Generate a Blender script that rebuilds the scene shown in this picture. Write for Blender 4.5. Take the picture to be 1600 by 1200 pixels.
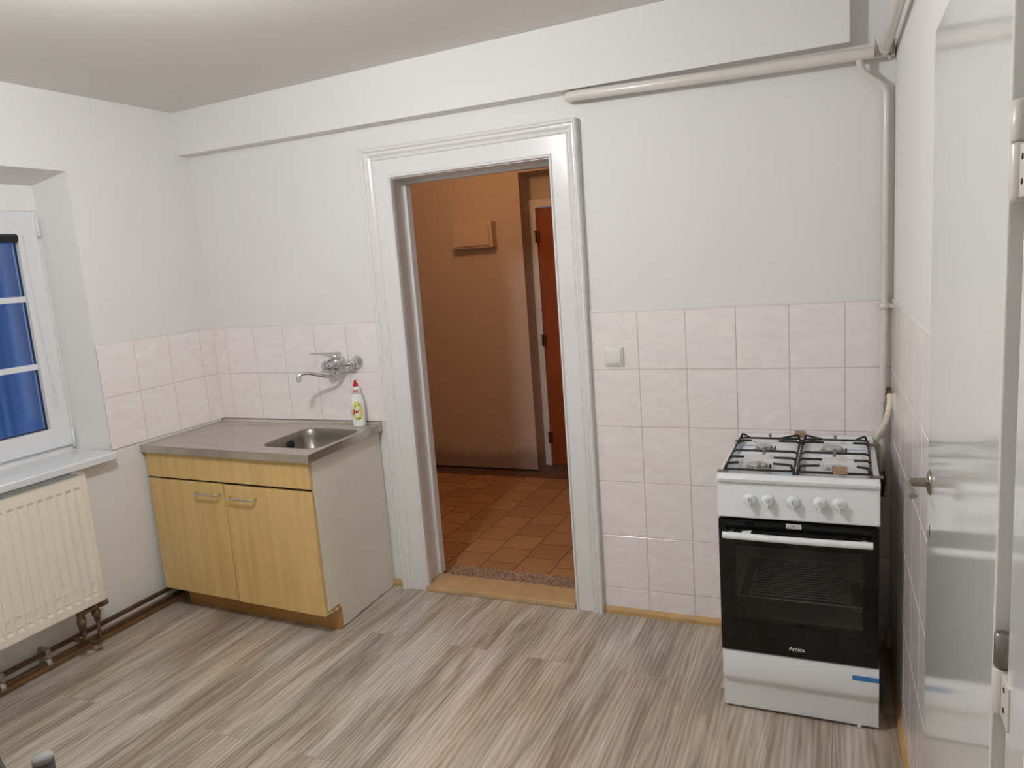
import bpy, bmesh, math, random
from mathutils import Vector, Matrix
random.seed(7)
for o in list(bpy.data.objects): bpy.data.objects.remove(o)
S = bpy.context.scene
COL = S.collection
PI = math.pi

# ------------------------------------------------------------------ camera
CAM = Vector((0.8093, -3.0997, 1.6141)); YAW, PITCH, ROLL, F = 0.4229, -0.161, -0.0737, 1171.778
fw = Vector((-math.sin(YAW)*math.cos(PITCH), math.cos(YAW)*math.cos(PITCH), math.sin(PITCH)))
rt = fw.cross(Vector((0, 0, 1))).normalized(); up = rt.cross(fw)
rt, up = rt*math.cos(ROLL) + up*math.sin(ROLL), -rt*math.sin(ROLL) + up*math.cos(ROLL)
cd = bpy.data.cameras.new('camera'); cam = bpy.data.objects.new('camera', cd); COL.objects.link(cam)
cd.sensor_fit = 'HORIZONTAL'; cd.sensor_width = 36; cd.lens = F*36/1600; cd.clip_start = .02; cd.clip_end = 200
cam.matrix_world = Matrix(((rt.x, up.x, -fw.x, CAM.x), (rt.y, up.y, -fw.y, CAM.y), (rt.z, up.z, -fw.z, CAM.z), (0, 0, 0, 1)))
S.camera = cam

# ------------------------------------------------------------------ world (dusk), exposure
W = bpy.data.worlds.new('dusk'); S.world = W; W.use_nodes = True
bg = W.node_tree.nodes['Background']; bg.inputs[0].default_value = (.098, .20, .46, 1); bg.inputs[1].default_value = 1.7
S.view_settings.view_transform = 'Standard'; S.view_settings.look = 'None'
S.view_settings.gamma = 1; S.view_settings.use_curve_mapping = False; S.view_settings.exposure = 0.0
LAMP = Vector((-.74, -1.84, 2.36)); LAMP_STRENGTH = 210.0; LAMP_COL = (1.0, 1.02, 1.065)
HALL_LAMP = Vector((-1.42, 1.0, 2.42)); HALL_STRENGTH = 44.0; HALL_COL = (1.0, .52, .24)

# ------------------------------------------------------------------ materials
def lin(c):
    return tuple(((x/255)/12.92 if x/255 <= .04045 else ((x/255+.055)/1.055)**2.4) for x in c) + (1,)
class NT:
    def __init__(s, name):
        s.m = bpy.data.materials.new(name); s.m.use_nodes = True; s.t = s.m.node_tree
        s.p = s.t.nodes['Principled BSDF']; s.out = s.t.nodes['Material Output']
    def n(s, ty, **k):
        x = s.t.nodes.new(ty)
        for a, v in k.items():
            if a.startswith('i_'):
                x.inputs[int(a[2:])].default_value = v
            else: setattr(x, a, v)
        return x
    def l(s, a, b): s.t.links.new(a, b)
    def coords(s, sc=(1, 1, 1), src='Object'):
        tc = s.n('ShaderNodeTexCoord'); mp = s.n('ShaderNodeMapping'); mp.inputs['Scale'].default_value = sc
        s.l(tc.outputs[src], mp.inputs['Vector']); return mp.outputs[0]
    def ramp(s, fac, stops):
        r = s.n('ShaderNodeValToRGB'); s.l(fac, r.inputs[0]); e = r.color_ramp.elements
        while len(e) < len(stops): e.new(.5)
        for q, (p, c) in zip(e, stops): q.position = p; q.color = c
        return r.outputs[0]
def mat(name, col, rough=.5, metal=0, bump=0, bs=40, coat=0, var=0, spec=.5, vs=2.0):
    a = NT(name); c = lin(col); a.p.inputs['Base Color'].default_value = c
    a.p.inputs['Roughness'].default_value = rough; a.p.inputs['Metallic'].default_value = metal
    a.p.inputs['Coat Weight'].default_value = coat; a.p.inputs['Coat Roughness'].default_value = .06
    a.p.inputs['Specular IOR Level'].default_value = spec
    co = a.coords()
    nz = a.n('ShaderNodeTexNoise'); nz.inputs['Scale'].default_value = vs; nz.inputs['Detail'].default_value = 4; a.l(co, nz.inputs[0])
    v = max(var, .01)
    lo = tuple(x*(1-v) for x in c[:3])+(1,); hi = tuple(min(1, x*(1+v)) for x in c[:3])+(1,)
    a.l(a.ramp(nz.outputs[0], [(.3, lo), (.7, hi)]), a.p.inputs['Base Color'])
    if bump:
        n2 = a.n('ShaderNodeTexNoise'); n2.inputs['Scale'].default_value = bs; n2.inputs['Detail'].default_value = 3; a.l(co, n2.inputs[0])
        b = a.n('ShaderNodeBump'); b.inputs['Strength'].default_value = bump; b.inputs['Distance'].default_value = .004
        a.l(n2.outputs[0], b.inputs['Height']); a.l(b.outputs[0], a.p.inputs['Normal'])
    return a.m
M = {}
M['paint'] = mat('wall_paint', (233, 231, 227), .75, bump=.12, bs=35, var=.012)
M['ceil'] = mat('ceiling_paint', (229, 225, 219), .8, bump=.1, bs=30, var=.012)
M['hallpaint'] = mat('hall_paint', (205, 190, 175), .8, bump=.15, bs=25, var=.05)
def stained():
    a = NT('stained_hall_paint'); tc = a.n('ShaderNodeTexCoord'); sep = a.n('ShaderNodeSeparateXYZ'); a.l(tc.outputs['Object'], sep.inputs[0])
    nz = a.n('ShaderNodeTexNoise'); nz.inputs['Scale'].default_value = 5; nz.inputs['Detail'].default_value = 5; a.l(tc.outputs['Object'], nz.inputs[0])
    m1 = a.n('ShaderNodeMath', operation='MULTIPLY_ADD'); m1.inputs[1].default_value = -.20; a.l(nz.outputs[0], m1.inputs[0]); a.l(sep.outputs[2], m1.inputs[2])
    a.l(a.ramp(m1.outputs[0], [(.0, lin((168, 150, 136))), (.08, lin((205, 190, 175)))]), a.p.inputs['Base Color']); a.p.inputs['Roughness'].default_value = .8
    return a.m
M['hallstain'] = stained()
M['gloss'] = mat('gloss_paint', (232, 230, 227), .22, bump=.08, bs=28, coat=.5, var=.015)
M['leaf'] = mat('door_gloss_paint', (232, 232, 226), .14, bump=.04, bs=9, coat=.4, var=.01)
M['pvc'] = mat('white_pvc', (228, 229, 230), .3, var=.01)
M['sill'] = mat('sill_enamel', (225, 226, 226), .25, coat=.3, var=.01)
M['rad'] = mat('radiator_enamel', (234, 227, 208), .35, var=.01)
M['grille'] = mat('radiator_grille', (150, 146, 136), .5)
M['pipe'] = mat('pipe_paint', (222, 216, 207), .3, bump=.12, bs=50, coat=.3, var=.03)
M['brownpipe'] = mat('brown_pipe', (92, 68, 48), .45, bump=.2, bs=60, var=.3, vs=20)
M['valve'] = mat('valve_metal', (120, 100, 80), .4, metal=.6, var=.3, vs=40)
M['greyclip'] = mat('pipe_clip_plastic', (170, 160, 148), .5)
M['chrome'] = mat('chrome', (215, 215, 215), .08, metal=1)
M['satin'] = mat('satin_nickel', (150, 145, 138), .3, metal=1)
M['worn'] = mat('worn_steel', (140, 135, 128), .35, metal=.8, var=.2, vs=30)
M['enamel'] = mat('white_enamel', (238, 241, 241), .16, coat=.5)
M['enamelside'] = mat('white_side_enamel', (225, 225, 222), .3)
M['sidepanel'] = mat('white_melamine', (232, 225, 212), .5, var=.03, vs=5)
M['chip'] = mat('chipboard_edge', (120, 86, 56), .9, bump=.5, bs=200, var=.3, vs=80)
M['black'] = mat('black_glass', (6, 6, 6), .06, spec=.4)
M['darkgap'] = mat('dark_gap', (30, 22, 16), .8)
M['cav'] = mat('oven_cavity', (150, 146, 140), .4, var=.1)
M['wire'] = mat('rack_wire', (240, 240, 238), .35, metal=.2)
M['iron'] = mat('cast_iron', (22, 22, 24), .4, bump=.1, bs=200)
M['greyrub'] = mat('grey_foam_pad', (120, 118, 114), .8)
M['burner'] = mat('burner_alloy', (190, 188, 182), .35, metal=.5, var=.1, vs=30)
M['card'] = mat('brown_foam', (160, 132, 104), .85, bump=.2, bs=100)
M['film'] = mat('blue_film', (186, 208, 226), .2)
M['tape'] = mat('blue_tape', (58, 128, 190), .45)
M['badge'] = mat('badge_plate', (215, 215, 212), .35)
M['ink'] = mat('black_ink', (30, 30, 30), .6)
M['hose'] = mat('cream_hose', (236, 226, 200), .45)
M['bottle'] = mat('bottle_plastic', (240, 240, 236), .25, coat=.2)
M['red'] = mat('red_plastic', (200, 30, 24), .35)
M['yellow'] = mat('label_yellow', (222, 222, 120), .5)
M['lblwhite'] = mat('label_white', (240, 240, 225), .5)
M['redink'] = mat('label_red', (205, 40, 35), .5)
M['switch'] = mat('switch_plastic', (232, 230, 224), .3)
M['woodtrim'] = mat('pine_trim', (196, 158, 104), .5, var=.12, vs=12)
M['oldwood'] = mat('worn_wood_trim', (178, 138, 92), .55, var=.25, vs=8)
M['thresh'] = mat('threshold_wood', (196, 164, 122), .5, var=.1, vs=9, bump=.1, bs=60)
M['halldoor'] = mat('brown_door_veneer', (150, 78, 36), .35, var=.12, vs=3)
M['brass'] = mat('hinge_metal', (110, 80, 50), .4, metal=.7)
M['box'] = mat('meter_box_paint', (206, 190, 172), .6)
M['blind'] = mat('black_blind', (26, 24, 26), .5)
M['rubber'] = mat('window_gasket', (40, 46, 66), .6)
M['chairmetal'] = mat('dark_chair_metal', (74, 70, 70), .35, metal=.3)
M['cap'] = mat('grey_cap', (140, 138, 132), .8)
M['seat'] = mat('dark_seat', (60, 56, 54), .8)
M['caulk'] = mat('white_caulk', (226, 220, 214), .5)

def lamp_mat(name, col, st):
    a = NT(name); a.p.inputs['Base Color'].default_value = (.9, .9, .9, 1)
    a.p.inputs['Emission Color'].default_value = col+(1,); a.p.inputs['Emission Strength'].default_value = st
    return a.m
M['glow'] = lamp_mat('lamp_glass', LAMP_COL, LAMP_STRENGTH)
M['hallglow'] = lamp_mat('hall_lamp_glass', HALL_COL, HALL_STRENGTH)

def tile_mat():
    a = NT('wall_tile'); a.p.inputs['Roughness'].default_value = .12
    g = a.n('ShaderNodeNewGeometry'); co = a.coords()
    add = a.n('ShaderNodeVectorMath', operation='ADD')
    mul = a.n('ShaderNodeVectorMath', operation='SCALE'); 
    comb = a.n('ShaderNodeCombineXYZ')
    for i in range(3): a.l(g.outputs['Random Per Island'], comb.inputs[i])
    a.l(comb.outputs[0], mul.inputs[0]); mul.inputs['Scale'].default_value = 37.0
    a.l(co, add.inputs[0]); a.l(mul.outputs[0], add.inputs[1])
    mp = a.n('ShaderNodeMapping'); mp.inputs['Rotation'].default_value = (0.6, .5, .6); mp.inputs['Scale'].default_value = (9, 9, 22); a.l(add.outputs[0], mp.inputs[0])
    nz = a.n('ShaderNodeTexNoise'); nz.inputs['Scale'].default_value = 1; nz.inputs['Detail'].default_value = 3; nz.inputs['Distortion'].default_value = 1.2
    a.l(mp.outputs[0], nz.inputs[0])
    a.l(a.ramp(nz.outputs[0], [(.30, lin((241, 232, 229))), (.55, lin((245, 237, 234))), (.72, lin((248, 241, 238)))]), a.p.inputs['Base Color'])
    b = a.n('ShaderNodeBump'); b.inputs['Strength'].default_value = .07; b.inputs['Distance'].default_value = .006
    a.l(nz.outputs[0], b.inputs['Height']); a.l(b.outputs[0], a.p.inputs['Normal'])
    return a.m
M['tile'] = tile_mat()
M['grout'] = mat('grout', (208, 194, 188), .8, var=.05)

def wood_floor():
    a = NT('laminate_floor')
    tc = a.n('ShaderNodeTexCoord'); sep = a.n('ShaderNodeSeparateXYZ'); a.l(tc.outputs['Object'], sep.inputs[0])
    cm = a.n('ShaderNodeCombineXYZ'); a.l(sep.outputs[1], cm.inputs[0]); a.l(sep.outputs[0], cm.inputs[1])
    br = a.n('ShaderNodeTexBrick', offset=.37); br.inputs['Scale'].default_value = 1
    br.inputs['Brick Width'].default_value = 1.29; br.inputs['Row Height'].default_value = .193; br.inputs['Mortar Size'].default_value = .0012
    br.inputs['Color1'].default_value = (0, 0, 0, 1); br.inputs['Color2'].default_value = (1, 1, 1, 1); br.inputs['Mortar'].default_value = (.5, .5, .5, 1)
    a.l(cm.outputs[0], br.inputs[0])
    # per plank offset
    off = a.n('ShaderNodeVectorMath', operation='SCALE'); a.l(br.outputs['Color'], off.inputs[0]); off.inputs['Scale'].default_value = 13.7
    ad = a.n('ShaderNodeVectorMath', operation='ADD'); a.l(tc.outputs['Object'], ad.inputs[0]); a.l(off.outputs[0], ad.inputs[1])
    def noise(sc, detail, dist, ro=.5):
        mp = a.n('ShaderNodeMapping'); mp.inputs['Scale'].default_value = sc; a.l(ad.outputs[0], mp.inputs[0])
        nz = a.n('ShaderNodeTexNoise'); nz.inputs['Scale'].default_value = 1; nz.inputs['Detail'].default_value = detail; nz.inputs['Distortion'].default_value = dist
        nz.inputs['Roughness'].default_value = ro
        a.l(mp.outputs[0], nz.inputs[0]); return nz.outputs[0]
    n1 = noise((7.5, .95, 1), 3, .9); n2 = noise((24, 2.2, 1), 4, 1.1, .62); n3 = noise((150, 5, 1), 2, .4)
    # cathedral rings
    mpw = a.n('ShaderNodeMapping'); mpw.inputs['Scale'].default_value = (7, .8, 1); a.l(ad.outputs[0], mpw.inputs[0])
    wv = a.n('ShaderNodeTexWave', wave_type='BANDS', bands_direction='X'); wv.inputs['Scale'].default_value = 2.2; wv.inputs['Distortion'].default_value = 14
    wv.inputs['Detail'].default_value = 2; wv.inputs['Detail Scale'].default_value = .7; a.l(mpw.outputs[0], wv.inputs[0])
    def mx(x, y, f, typ='MIX'):
        m = a.n('ShaderNodeMix', data_type='RGBA', blend_type=typ); m.inputs[0].default_value = f
        a.l(x, m.inputs[6]); a.l(y, m.inputs[7]); return m.outputs[2]
    g = mx(n1, n2, .40); g = mx(g, wv.outputs['Color'], .08); g = mx(g, n3, .075)
    c = a.ramp(g, [(.34, lin((126, 111, 95))), (.44, lin((156, 141, 124))), (.53, lin((184, 171, 154))), (.63, lin((208, 199, 186)))])
    tone = a.ramp(br.outputs['Color'], [(0, (.93, .93, .93, 1)), (1, (1.04, 1.03, 1.02, 1))])
    c = mx(c, tone, 1.0, 'MULTIPLY')
    hue = a.ramp(noise((3.1, .8, 1), 2, .5), [(.38, (.965, 1.0, 1.035, 1)), (.62, (1.02, 1.0, .97, 1))]); c = mx(c, hue, 1.0, 'MULTIPLY')
    seam = a.ramp(br.outputs['Fac'], [(0, (1, 1, 1, 1)), (1, (.86, .84, .82, 1))])
    c = mx(c, seam, 1.0, 'MULTIPLY')
    a.l(c, a.p.inputs['Base Color']); a.p.inputs['Roughness'].default_value = .38
    b = a.n('ShaderNodeBump'); b.inputs['Strength'].default_value = .12; b.inputs['Distance'].default_value = .002
    a.l(n3, b.inputs['Height']); a.l(b.outputs[0], a.p.inputs['Normal'])
    return a.m
M['floor'] = wood_floor()

def beech(name, c1, c2, c3, vert=True):
    a = NT(name); sc = (26, 26, 1.6) if vert else (1.6, 1.6, 26)
    co = a.coords(sc)
    nz = a.n('ShaderNodeTexNoise'); nz.inputs['Scale'].default_value = 1; nz.inputs['Detail'].default_value = 5; nz.inputs['Distortion'].default_value = .6; a.l(co, nz.inputs[0])
    a.l(a.ramp(nz.outputs[0], [(.25, lin(c1)), (.5, lin(c2)), (.75, lin(c3))]), a.p.inputs['Base Color'])
    a.p.inputs['Roughness'].default_value = .35
    return a.m
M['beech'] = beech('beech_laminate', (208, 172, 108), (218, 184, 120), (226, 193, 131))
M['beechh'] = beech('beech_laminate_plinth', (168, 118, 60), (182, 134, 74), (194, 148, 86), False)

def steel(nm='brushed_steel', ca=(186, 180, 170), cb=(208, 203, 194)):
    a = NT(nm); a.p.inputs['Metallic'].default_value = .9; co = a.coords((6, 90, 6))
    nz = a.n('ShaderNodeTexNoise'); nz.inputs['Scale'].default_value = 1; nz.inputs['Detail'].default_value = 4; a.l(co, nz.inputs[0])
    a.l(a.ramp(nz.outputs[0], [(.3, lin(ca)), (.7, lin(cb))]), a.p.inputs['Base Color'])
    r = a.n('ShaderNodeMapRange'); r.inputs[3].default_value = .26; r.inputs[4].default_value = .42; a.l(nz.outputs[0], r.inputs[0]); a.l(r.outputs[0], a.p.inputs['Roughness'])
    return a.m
M['steel'] = steel(); M['steelb'] = steel('shaded_basin_steel', (140, 134, 124), (160, 153, 143))  # basin copy of the steel, darkened to paint in the shade inside the bowl

def hall_floor():
    a = NT('hall_floor_tiles'); tc = a.n('ShaderNodeTexCoord'); sep = a.n('ShaderNodeSeparateXYZ'); a.l(tc.outputs['Object'], sep.inputs[0])
    cm = a.n('ShaderNodeCombineXYZ'); a.l(sep.outputs[1], cm.inputs[0]); a.l(sep.outputs[0], cm.inputs[1])
    br = a.n('ShaderNodeTexBrick', offset=.5); br.inputs['Scale'].default_value = 1
    br.inputs['Brick Width'].default_value = .2; br.inputs['Row Height'].default_value = .2; br.inputs['Mortar Size'].default_value = .003
    br.inputs['Color1'].default_value = lin((172, 128, 84)); br.inputs['Color2'].default_value = lin((192, 148, 100)); br.inputs['Mortar'].default_value = lin((92, 64, 44))
    a.l(cm.outputs[0], br.inputs[0])
    nz = a.n('ShaderNodeTexNoise'); nz.inputs['Scale'].default_value = 120; a.l(tc.outputs['Object'], nz.inputs[0])
    m = a.n('ShaderNodeMix', data_type='RGBA', blend_type='MULTIPLY'); m.inputs[0].default_value = .6
    a.l(br.outputs['Color'], m.inputs[6]); a.l(a.ramp(nz.outputs[0], [(.35, (.6, .6, .6, 1)), (.6, (1.1, 1.1, 1.1, 1))]), m.inputs[7]); a.l(m.outputs[2], a.p.inputs['Base Color'])
    a.p.inputs['Roughness'].default_value = .55
    return a.m
M['hallfloor'] = hall_floor()
def terrazzo(name, c1, c2):
    a = NT(name); co = a.coords(); v = a.n('ShaderNodeTexVoronoi'); v.inputs['Scale'].default_value = 170; a.l(co, v.inputs[0])
    s = a.n('ShaderNodeSeparateColor'); a.l(v.outputs['Color'], s.inputs[0])
    a.l(a.ramp(s.outputs[0], [(.1, lin(c1)), (.9, lin(c2))]), a.p.inputs['Base Color']); a.p.inputs['Roughness'].default_value = .5; return a.m
M['terrazzo'] = terrazzo('terrazzo_strip', (96, 76, 62), (196, 172, 150))
M['darkstone'] = terrazzo('dark_terrazzo', (88, 62, 50), (128, 96, 78))

def glass(name, tint, refl=1.0, rough=.0, ior=1.5):
    a = NT(name); t = a.t; t.nodes.remove(a.p)
    tr = a.n('ShaderNodeBsdfTransparent'); tr.inputs[0].default_value = tint+(1,)
    gl = a.n('ShaderNodeBsdfGlossy'); gl.inputs['Roughness'].default_value = rough
    fr = a.n('ShaderNodeFresnel'); fr.inputs[0].default_value = ior
    mu = a.n('ShaderNodeMath', operation='MULTIPLY'); mu.inputs[1].default_value = refl; a.l(fr.outputs[0], mu.inputs[0])
    mx = a.n('ShaderNodeMixShader'); a.l(mu.outputs[0], mx.inputs[0]); a.l(tr.outputs[0], mx.inputs[1]); a.l(gl.outputs[0], mx.inputs[2]); a.l(mx.outputs[0], a.out.inputs[0])
    return a.m
M['winglass'] = glass('window_glass', (.95, .97, 1.0))
M['ovenglass'] = glass('oven_glass', (.80, .80, .80), rough=.02, refl=.8)

def facade():
    a = NT('outside_render'); co = a.coords((1, 7, .4)); nz = a.n('ShaderNodeTexNoise'); nz.inputs['Scale'].default_value = 1; a.l(co, nz.inputs[0])
    a.l(a.ramp(nz.outputs[0], [(.3, lin((108, 114, 128))), (.7, lin((156, 164, 178)))]), a.p.inputs['Base Color']); a.p.inputs['Roughness'].default_value = .8
    return a.m
M['facade'] = facade()

# ------------------------------------------------------------------ mesh helpers
def box(bm, x0, x1, y0, y1, z0, z1, bev=0, seg=2, mtx=None, mi=0):
    vs = [bm.verts.new((x, y, z)) for x in (x0, x1) for y in (y0, y1) for z in (z0, z1)]
    fs = [(0, 1, 3, 2), (4, 6, 7, 5), (0, 4, 5, 1), (2, 3, 7, 6), (0, 2, 6, 4), (1, 5, 7, 3)]
    F_ = [bm.faces.new([vs[i] for i in f]) for f in fs]
    for f in F_: f.material_index = mi
    if mtx is not None:
        for v in vs: v.co = mtx @ v.co
    if bev:
        es = list({e for f in F_ for e in f.edges})
        r = bmesh.ops.bevel(bm, geom=es, offset=bev, segments=seg, profile=.6, affect='EDGES')
        for f in r['faces']: f.material_index = mi
    return vs
def frame_to(d):
    d = d.normalized(); a = Vector((0, 0, 1)) if abs(d.z) < .95 else Vector((1, 0, 0))
    u = d.cross(a).normalized(); return u, d.cross(u).normalized()
def tube(bm, pts, r, n=12, cap=True, closed=False, mi=0, flat=None):
    pts = [Vector(p) for p in pts]; N = len(pts); rr = r if isinstance(r, (list, tuple)) else [r]*N
    rings = []; u = None
    for i, p in enumerate(pts):
        if closed: d = (pts[(i+1) % N]-pts[i-1])
        else: d = (pts[min(i+1, N-1)]-pts[max(i-1, 0)])
        d.normalize()
        if u is None: u, v = frame_to(d)
        else:
            u = (u - d*u.dot(d)).normalized(); v = d.cross(u).normalized()
        k = 1.0
        if 0 < i < N-1 and not closed:
            a = (pts[i]-pts[i-1]).normalized().dot((pts[i+1]-pts[i]).normalized()); k = 1/max(.5, math.sqrt(max(.1, (1+a)/2)))
        rings.append([bm.verts.new(p + (u*math.cos(t)+v*math.sin(t)*(flat or 1))*rr[i]*(1 if k == 1 else min(k, 1.1))) for t in [2*PI*j/n for j in range(n)]])
    R = list(range(N if closed else N-1))
    for i in R:
        a, b = rings[i], rings[(i+1) % N]
        for j in range(n):
            f = bm.faces.new((a[j], a[(j+1) % n], b[(j+1) % n], b[j])); f.smooth = True; f.material_index = mi
    if cap and not closed:
        f = bm.faces.new(rings[0][::-1]); f.material_index = mi; f = bm.faces.new(rings[-1]); f.material_index = mi
def lathe(bm, o, ax, prof, n=24, mi=0, sx=1, sy=1, u=None):
    """prof: (radius, height along axis)"""
    o = Vector(o); ax = Vector(ax).normalized()
    if u is None: u, v = frame_to(ax)
    else: u = Vector(u); v = ax.cross(u)
    rings = []
    for r, h in prof:
        rings.append([bm.verts.new(o+ax*h+(u*math.cos(t)*sx+v*math.sin(t)*sy)*max(r, 1e-5)) for t in [2*PI*j/n for j in range(n)]])
    for a, b in zip(rings, rings[1:]):
        for j in range(n):
            f = bm.faces.new((a[j], a[(j+1) % n], b[(j+1) % n], b[j])); f.smooth = True; f.material_index = mi
    for R in (rings[0][::-1], rings[-1]):
        f = bm.faces.new(R); f.material_index = mi
def sm(pts, k=6):
    """catmull rom"""
    P = [Vector(p) for p in pts]; P = [2*P[0]-P[1]]+P+[2*P[-1]-P[-2]]; out = []
    for i in range(1, len(P)-2):
        for j in range(k):
            t = j/k; a, b, c, d = P[i-1:i+3]
            out.append(.5*((2*b)+(c-a)*t+(2*a-5*b+4*c-d)*t*t+(3*b-a-3*c+d)*t**3))
    out.append(P[-2]); return out
def prism(bm, poly, axis, a, b, bev=0, mi=0):
    """extrude polygon (2d points) along axis index between a and b"""
    def P(u, v, w):
        c = [0, 0, 0]; o = [i for i in range(3) if i != axis]; c[o[0]] = u; c[o[1]] = v; c[axis] = w; return c
    A = [bm.verts.new(P(u, v, a)) for u, v in poly]; B = [bm.verts.new(P(u, v, b)) for u, v in poly]; n = len(poly)
    fs = [bm.faces.new(A[::-1]), bm.faces.new(B)]+[bm.faces.new((A[i], A[(i+1) % n], B[(i+1) % n], B[i])) for i in range(n)]
    for f in fs: f.material_index = mi
    if bev: bmesh.ops.bevel(bm, geom=list({e for f in fs for e in f.edges}), offset=bev, segments=2, affect='EDGES')
ORG = {}
def obj(name, bm, m, parent=None, smooth=False, label=None):
    bmesh.ops.remove_doubles(bm, verts=bm.verts, dist=1e-6)
    bmesh.ops.recalc_face_normals(bm, faces=bm.faces)
    me = bpy.data.meshes.new(name); org = ORG[parent.name] if parent else Vector((0, 0, 0))
    if org.length: bmesh.ops.translate(bm, verts=bm.verts, vec=-org)
    bm.to_mesh(me); bm.free()
    for x in (m if isinstance(m, (list, tuple)) else [m]): me.materials.append(M[x])
    o = bpy.data.objects.new(name, me); COL.objects.link(o); o.parent = parent; ORG[o.name] = org
    if smooth:
        for p in me.polygons: p.use_smooth = True
        me.set_sharp_from_angle(angle=math.radians(40))
    if label: o['label'] = label
    return o
def thing(name, label, cat, loc=(0, 0, 0), group=None):
    o = bpy.data.objects.new(name, None); o.empty_display_size = .05; COL.objects.link(o); o.location = loc
    o['label'] = label; o['category'] = cat; ORG[o.name] = Vector(loc)
    if group: o['group'] = group
    return o
def tag(o, label, cat, group=None):
    o['label'] = label; o['category'] = cat
    if group: o['group'] = group
    return o
def struct(name, bm, m, parent=None):
    o = obj(name, bm, m, parent)
    if parent is None: o['kind'] = 'structure'
    return o
def NB(): return bmesh.new()
def B(*a, **k):
    bm = NB(); box(bm, *a, **k); return bm

# ------------------------------------------------------------------ dimensions
XL, XR, T = -2.36, .975, 1.374
def rx(y): return XR - .02*y          # right wall leans out towards the viewer
YF = -4.2
def cz(x): return 2.497+(x-XL)*.018    # ceiling height
XF = -2.405                            # left wall foot
# floor
struct('floor', B(-2.62, 1.35, YF, .0, -.08, 0), 'floor')
bm = NB()
vs = [bm.verts.new(p) for p in [(-2.7, YF-.1, cz(-2.7)), (1.4, YF-.1, cz(1.4)), (1.4, .15, cz(1.4)), (-2.7, .15, cz(-2.7))]]
f = bm.faces.new(vs); r = bmesh.ops.extrude_face_region(bm, geom=[f]); bmesh.ops.translate(bm, verts=[v for v in r['geom'] if isinstance(v, bmesh.types.BMVert)], vec=(0, 0, .1))
struct('ceiling', bm, 'ceil')
# back wall with doorway
DL, DR, DT = -1.155, -.315, 2.06
bm = NB()
box(bm, -2.62, DL, 0, .15, -.05, 2.6); box(bm, DR, 1.2, 0, .15, -.05, 2.6); box(bm, DL, DR, 0, .15, DT, 2.6)
wall_back = struct('wall_back', bm, 'paint')
# left wall with window opening
WY0, WY1, WZ0, WZ1 = -1.92, -.715, .868, 2.157
bm = NB()
def lslab(y0, y1, z0, z1):
    # vertical above .85, leaning out to the foot below
    zs = [z0] + ([.85] if z0 < .85 < z1 else []) + [z1]
    poly = [(XL if z >= .85 else XF+(XL-XF)*max(z, 0)/.85, z) for z in zs]
    poly += [(-2.62, z1), (-2.62, z0)]
    prism(bm, poly, 1, y0, y1)
lslab(WY1, .0, -.05, 2.6); lslab(YF, WY0, -.05, 2.6); lslab(WY0, WY1, -.05, WZ0-.03); lslab(WY0, WY1, WZ1, 2.6)
wall_left = struct('wall_left', bm, 'paint')
# right wall, opening nearer the viewer where the open door hangs
RY0, RY1 = -2.98, -2.13
bm = NB()
def rslab(y0, y1, z0, z1):
    prism(bm, [(rx(y0), y0), (1.35, y0), (1.35, y1), (rx(y1), y1)], 2, z0, z1)
rslab(RY1, .0, -.05, 2.65); rslab(YF, RY0, -.05, 2.65); rslab(RY0, RY1, 2.05, 2.65)
wall_right = struct('wall_right', bm, 'paint')
struct('wall_front', B(-2.62, 1.35, YF-.12, YF, -.05, 2.65), 'paint')
struct('wall_closet', B(1.33, 1.40, -3.05, -2.05, -.05, 2.65), 'paint')
# beam under the ceiling
struct('trim_1', B(-2.37, .829, -.07, .01, 2.283, 2.6, bev=.003), 'paint')

# ------------------------------------------------------------------ tiles
def tiles(us, vs_, place, parent, name, depth=.006, g=.0016, caulk=None):
    """us, vs_: sorted grid lines; place(u, v, d) -> xyz, d out of the wall"""
    bm = NB()
    for a, b in zip(us, us[1:]):
        for c, d in zip(vs_, vs_[1:]):
            q = [(a+g, c+g), (b-g, c+g), (b-g, d-g), (a+g, d-g)]; e = .0014
            q2 = [(a+g+e, c+g+e), (b-g-e, c+g+e), (b-g-e, d-g-e), (a+g+e, d-g-e)]
            V0 = [bm.verts.new(place(u, v, 0)) for u, v in q]; V1 = [bm.verts.new(place(u, v, depth-.001)) for u, v in q]
            V2 = [bm.verts.new(place(u, v, depth)) for u, v in q2]
            for i in range(4):
                j = (i+1) % 4; bm.faces.new((V0[i], V0[j], V1[j], V1[i])); bm.faces.new((V1[i], V1[j], V2[j], V2[i]))
            bm.faces.new(V2); bm.faces.new(V0[::-1])
    t = obj(name, bm, 'tile', parent)
    bm = NB(); a, b, c, d = us[0], us[-1], vs_[0], vs_[-1]
    q = [(a, c), (b, c), (b, d), (a, d)]
    V0 = [bm.verts.new(place(u, v, 0.0002)) for u, v in q]; V1 = [bm.verts.new(place(u, v, depth-.0016)) for u, v in q]
    for i in range(4): bm.faces.new((V0[i], V0[(i+1) % 4], V1[(i+1) % 4], V1[i]))
    bm.faces.new(V1); bm.faces.new(V0[::-1]); obj('grout', bm, 'grout', t)
    bm = NB()
    q = [(a, d), (b, d), (b, d+.008), (a, d+.008)]
    V0 = [bm.verts.new(place(u, v, 0)) for u, v in q]; V1 = [bm.verts.new(place(u, v, depth if v == d else .001)) for u, v in q]
    for i in range(4): bm.faces.new((V0[i], V0[(i+1) % 4], V1[(i+1) % 4], V1[i]))
    bm.faces.new(V1); obj('sealant', bm, 'caulk', t)
zr = [T-.25*k for k in range(6)][::-1]; zfull = [.03]+zr
tiles([-.200]+[.013+.2*k for k in range(5)]+[XR], zfull, lambda u, v, d: (u, -d, v), wall_back, 'tile_cladding')
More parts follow.
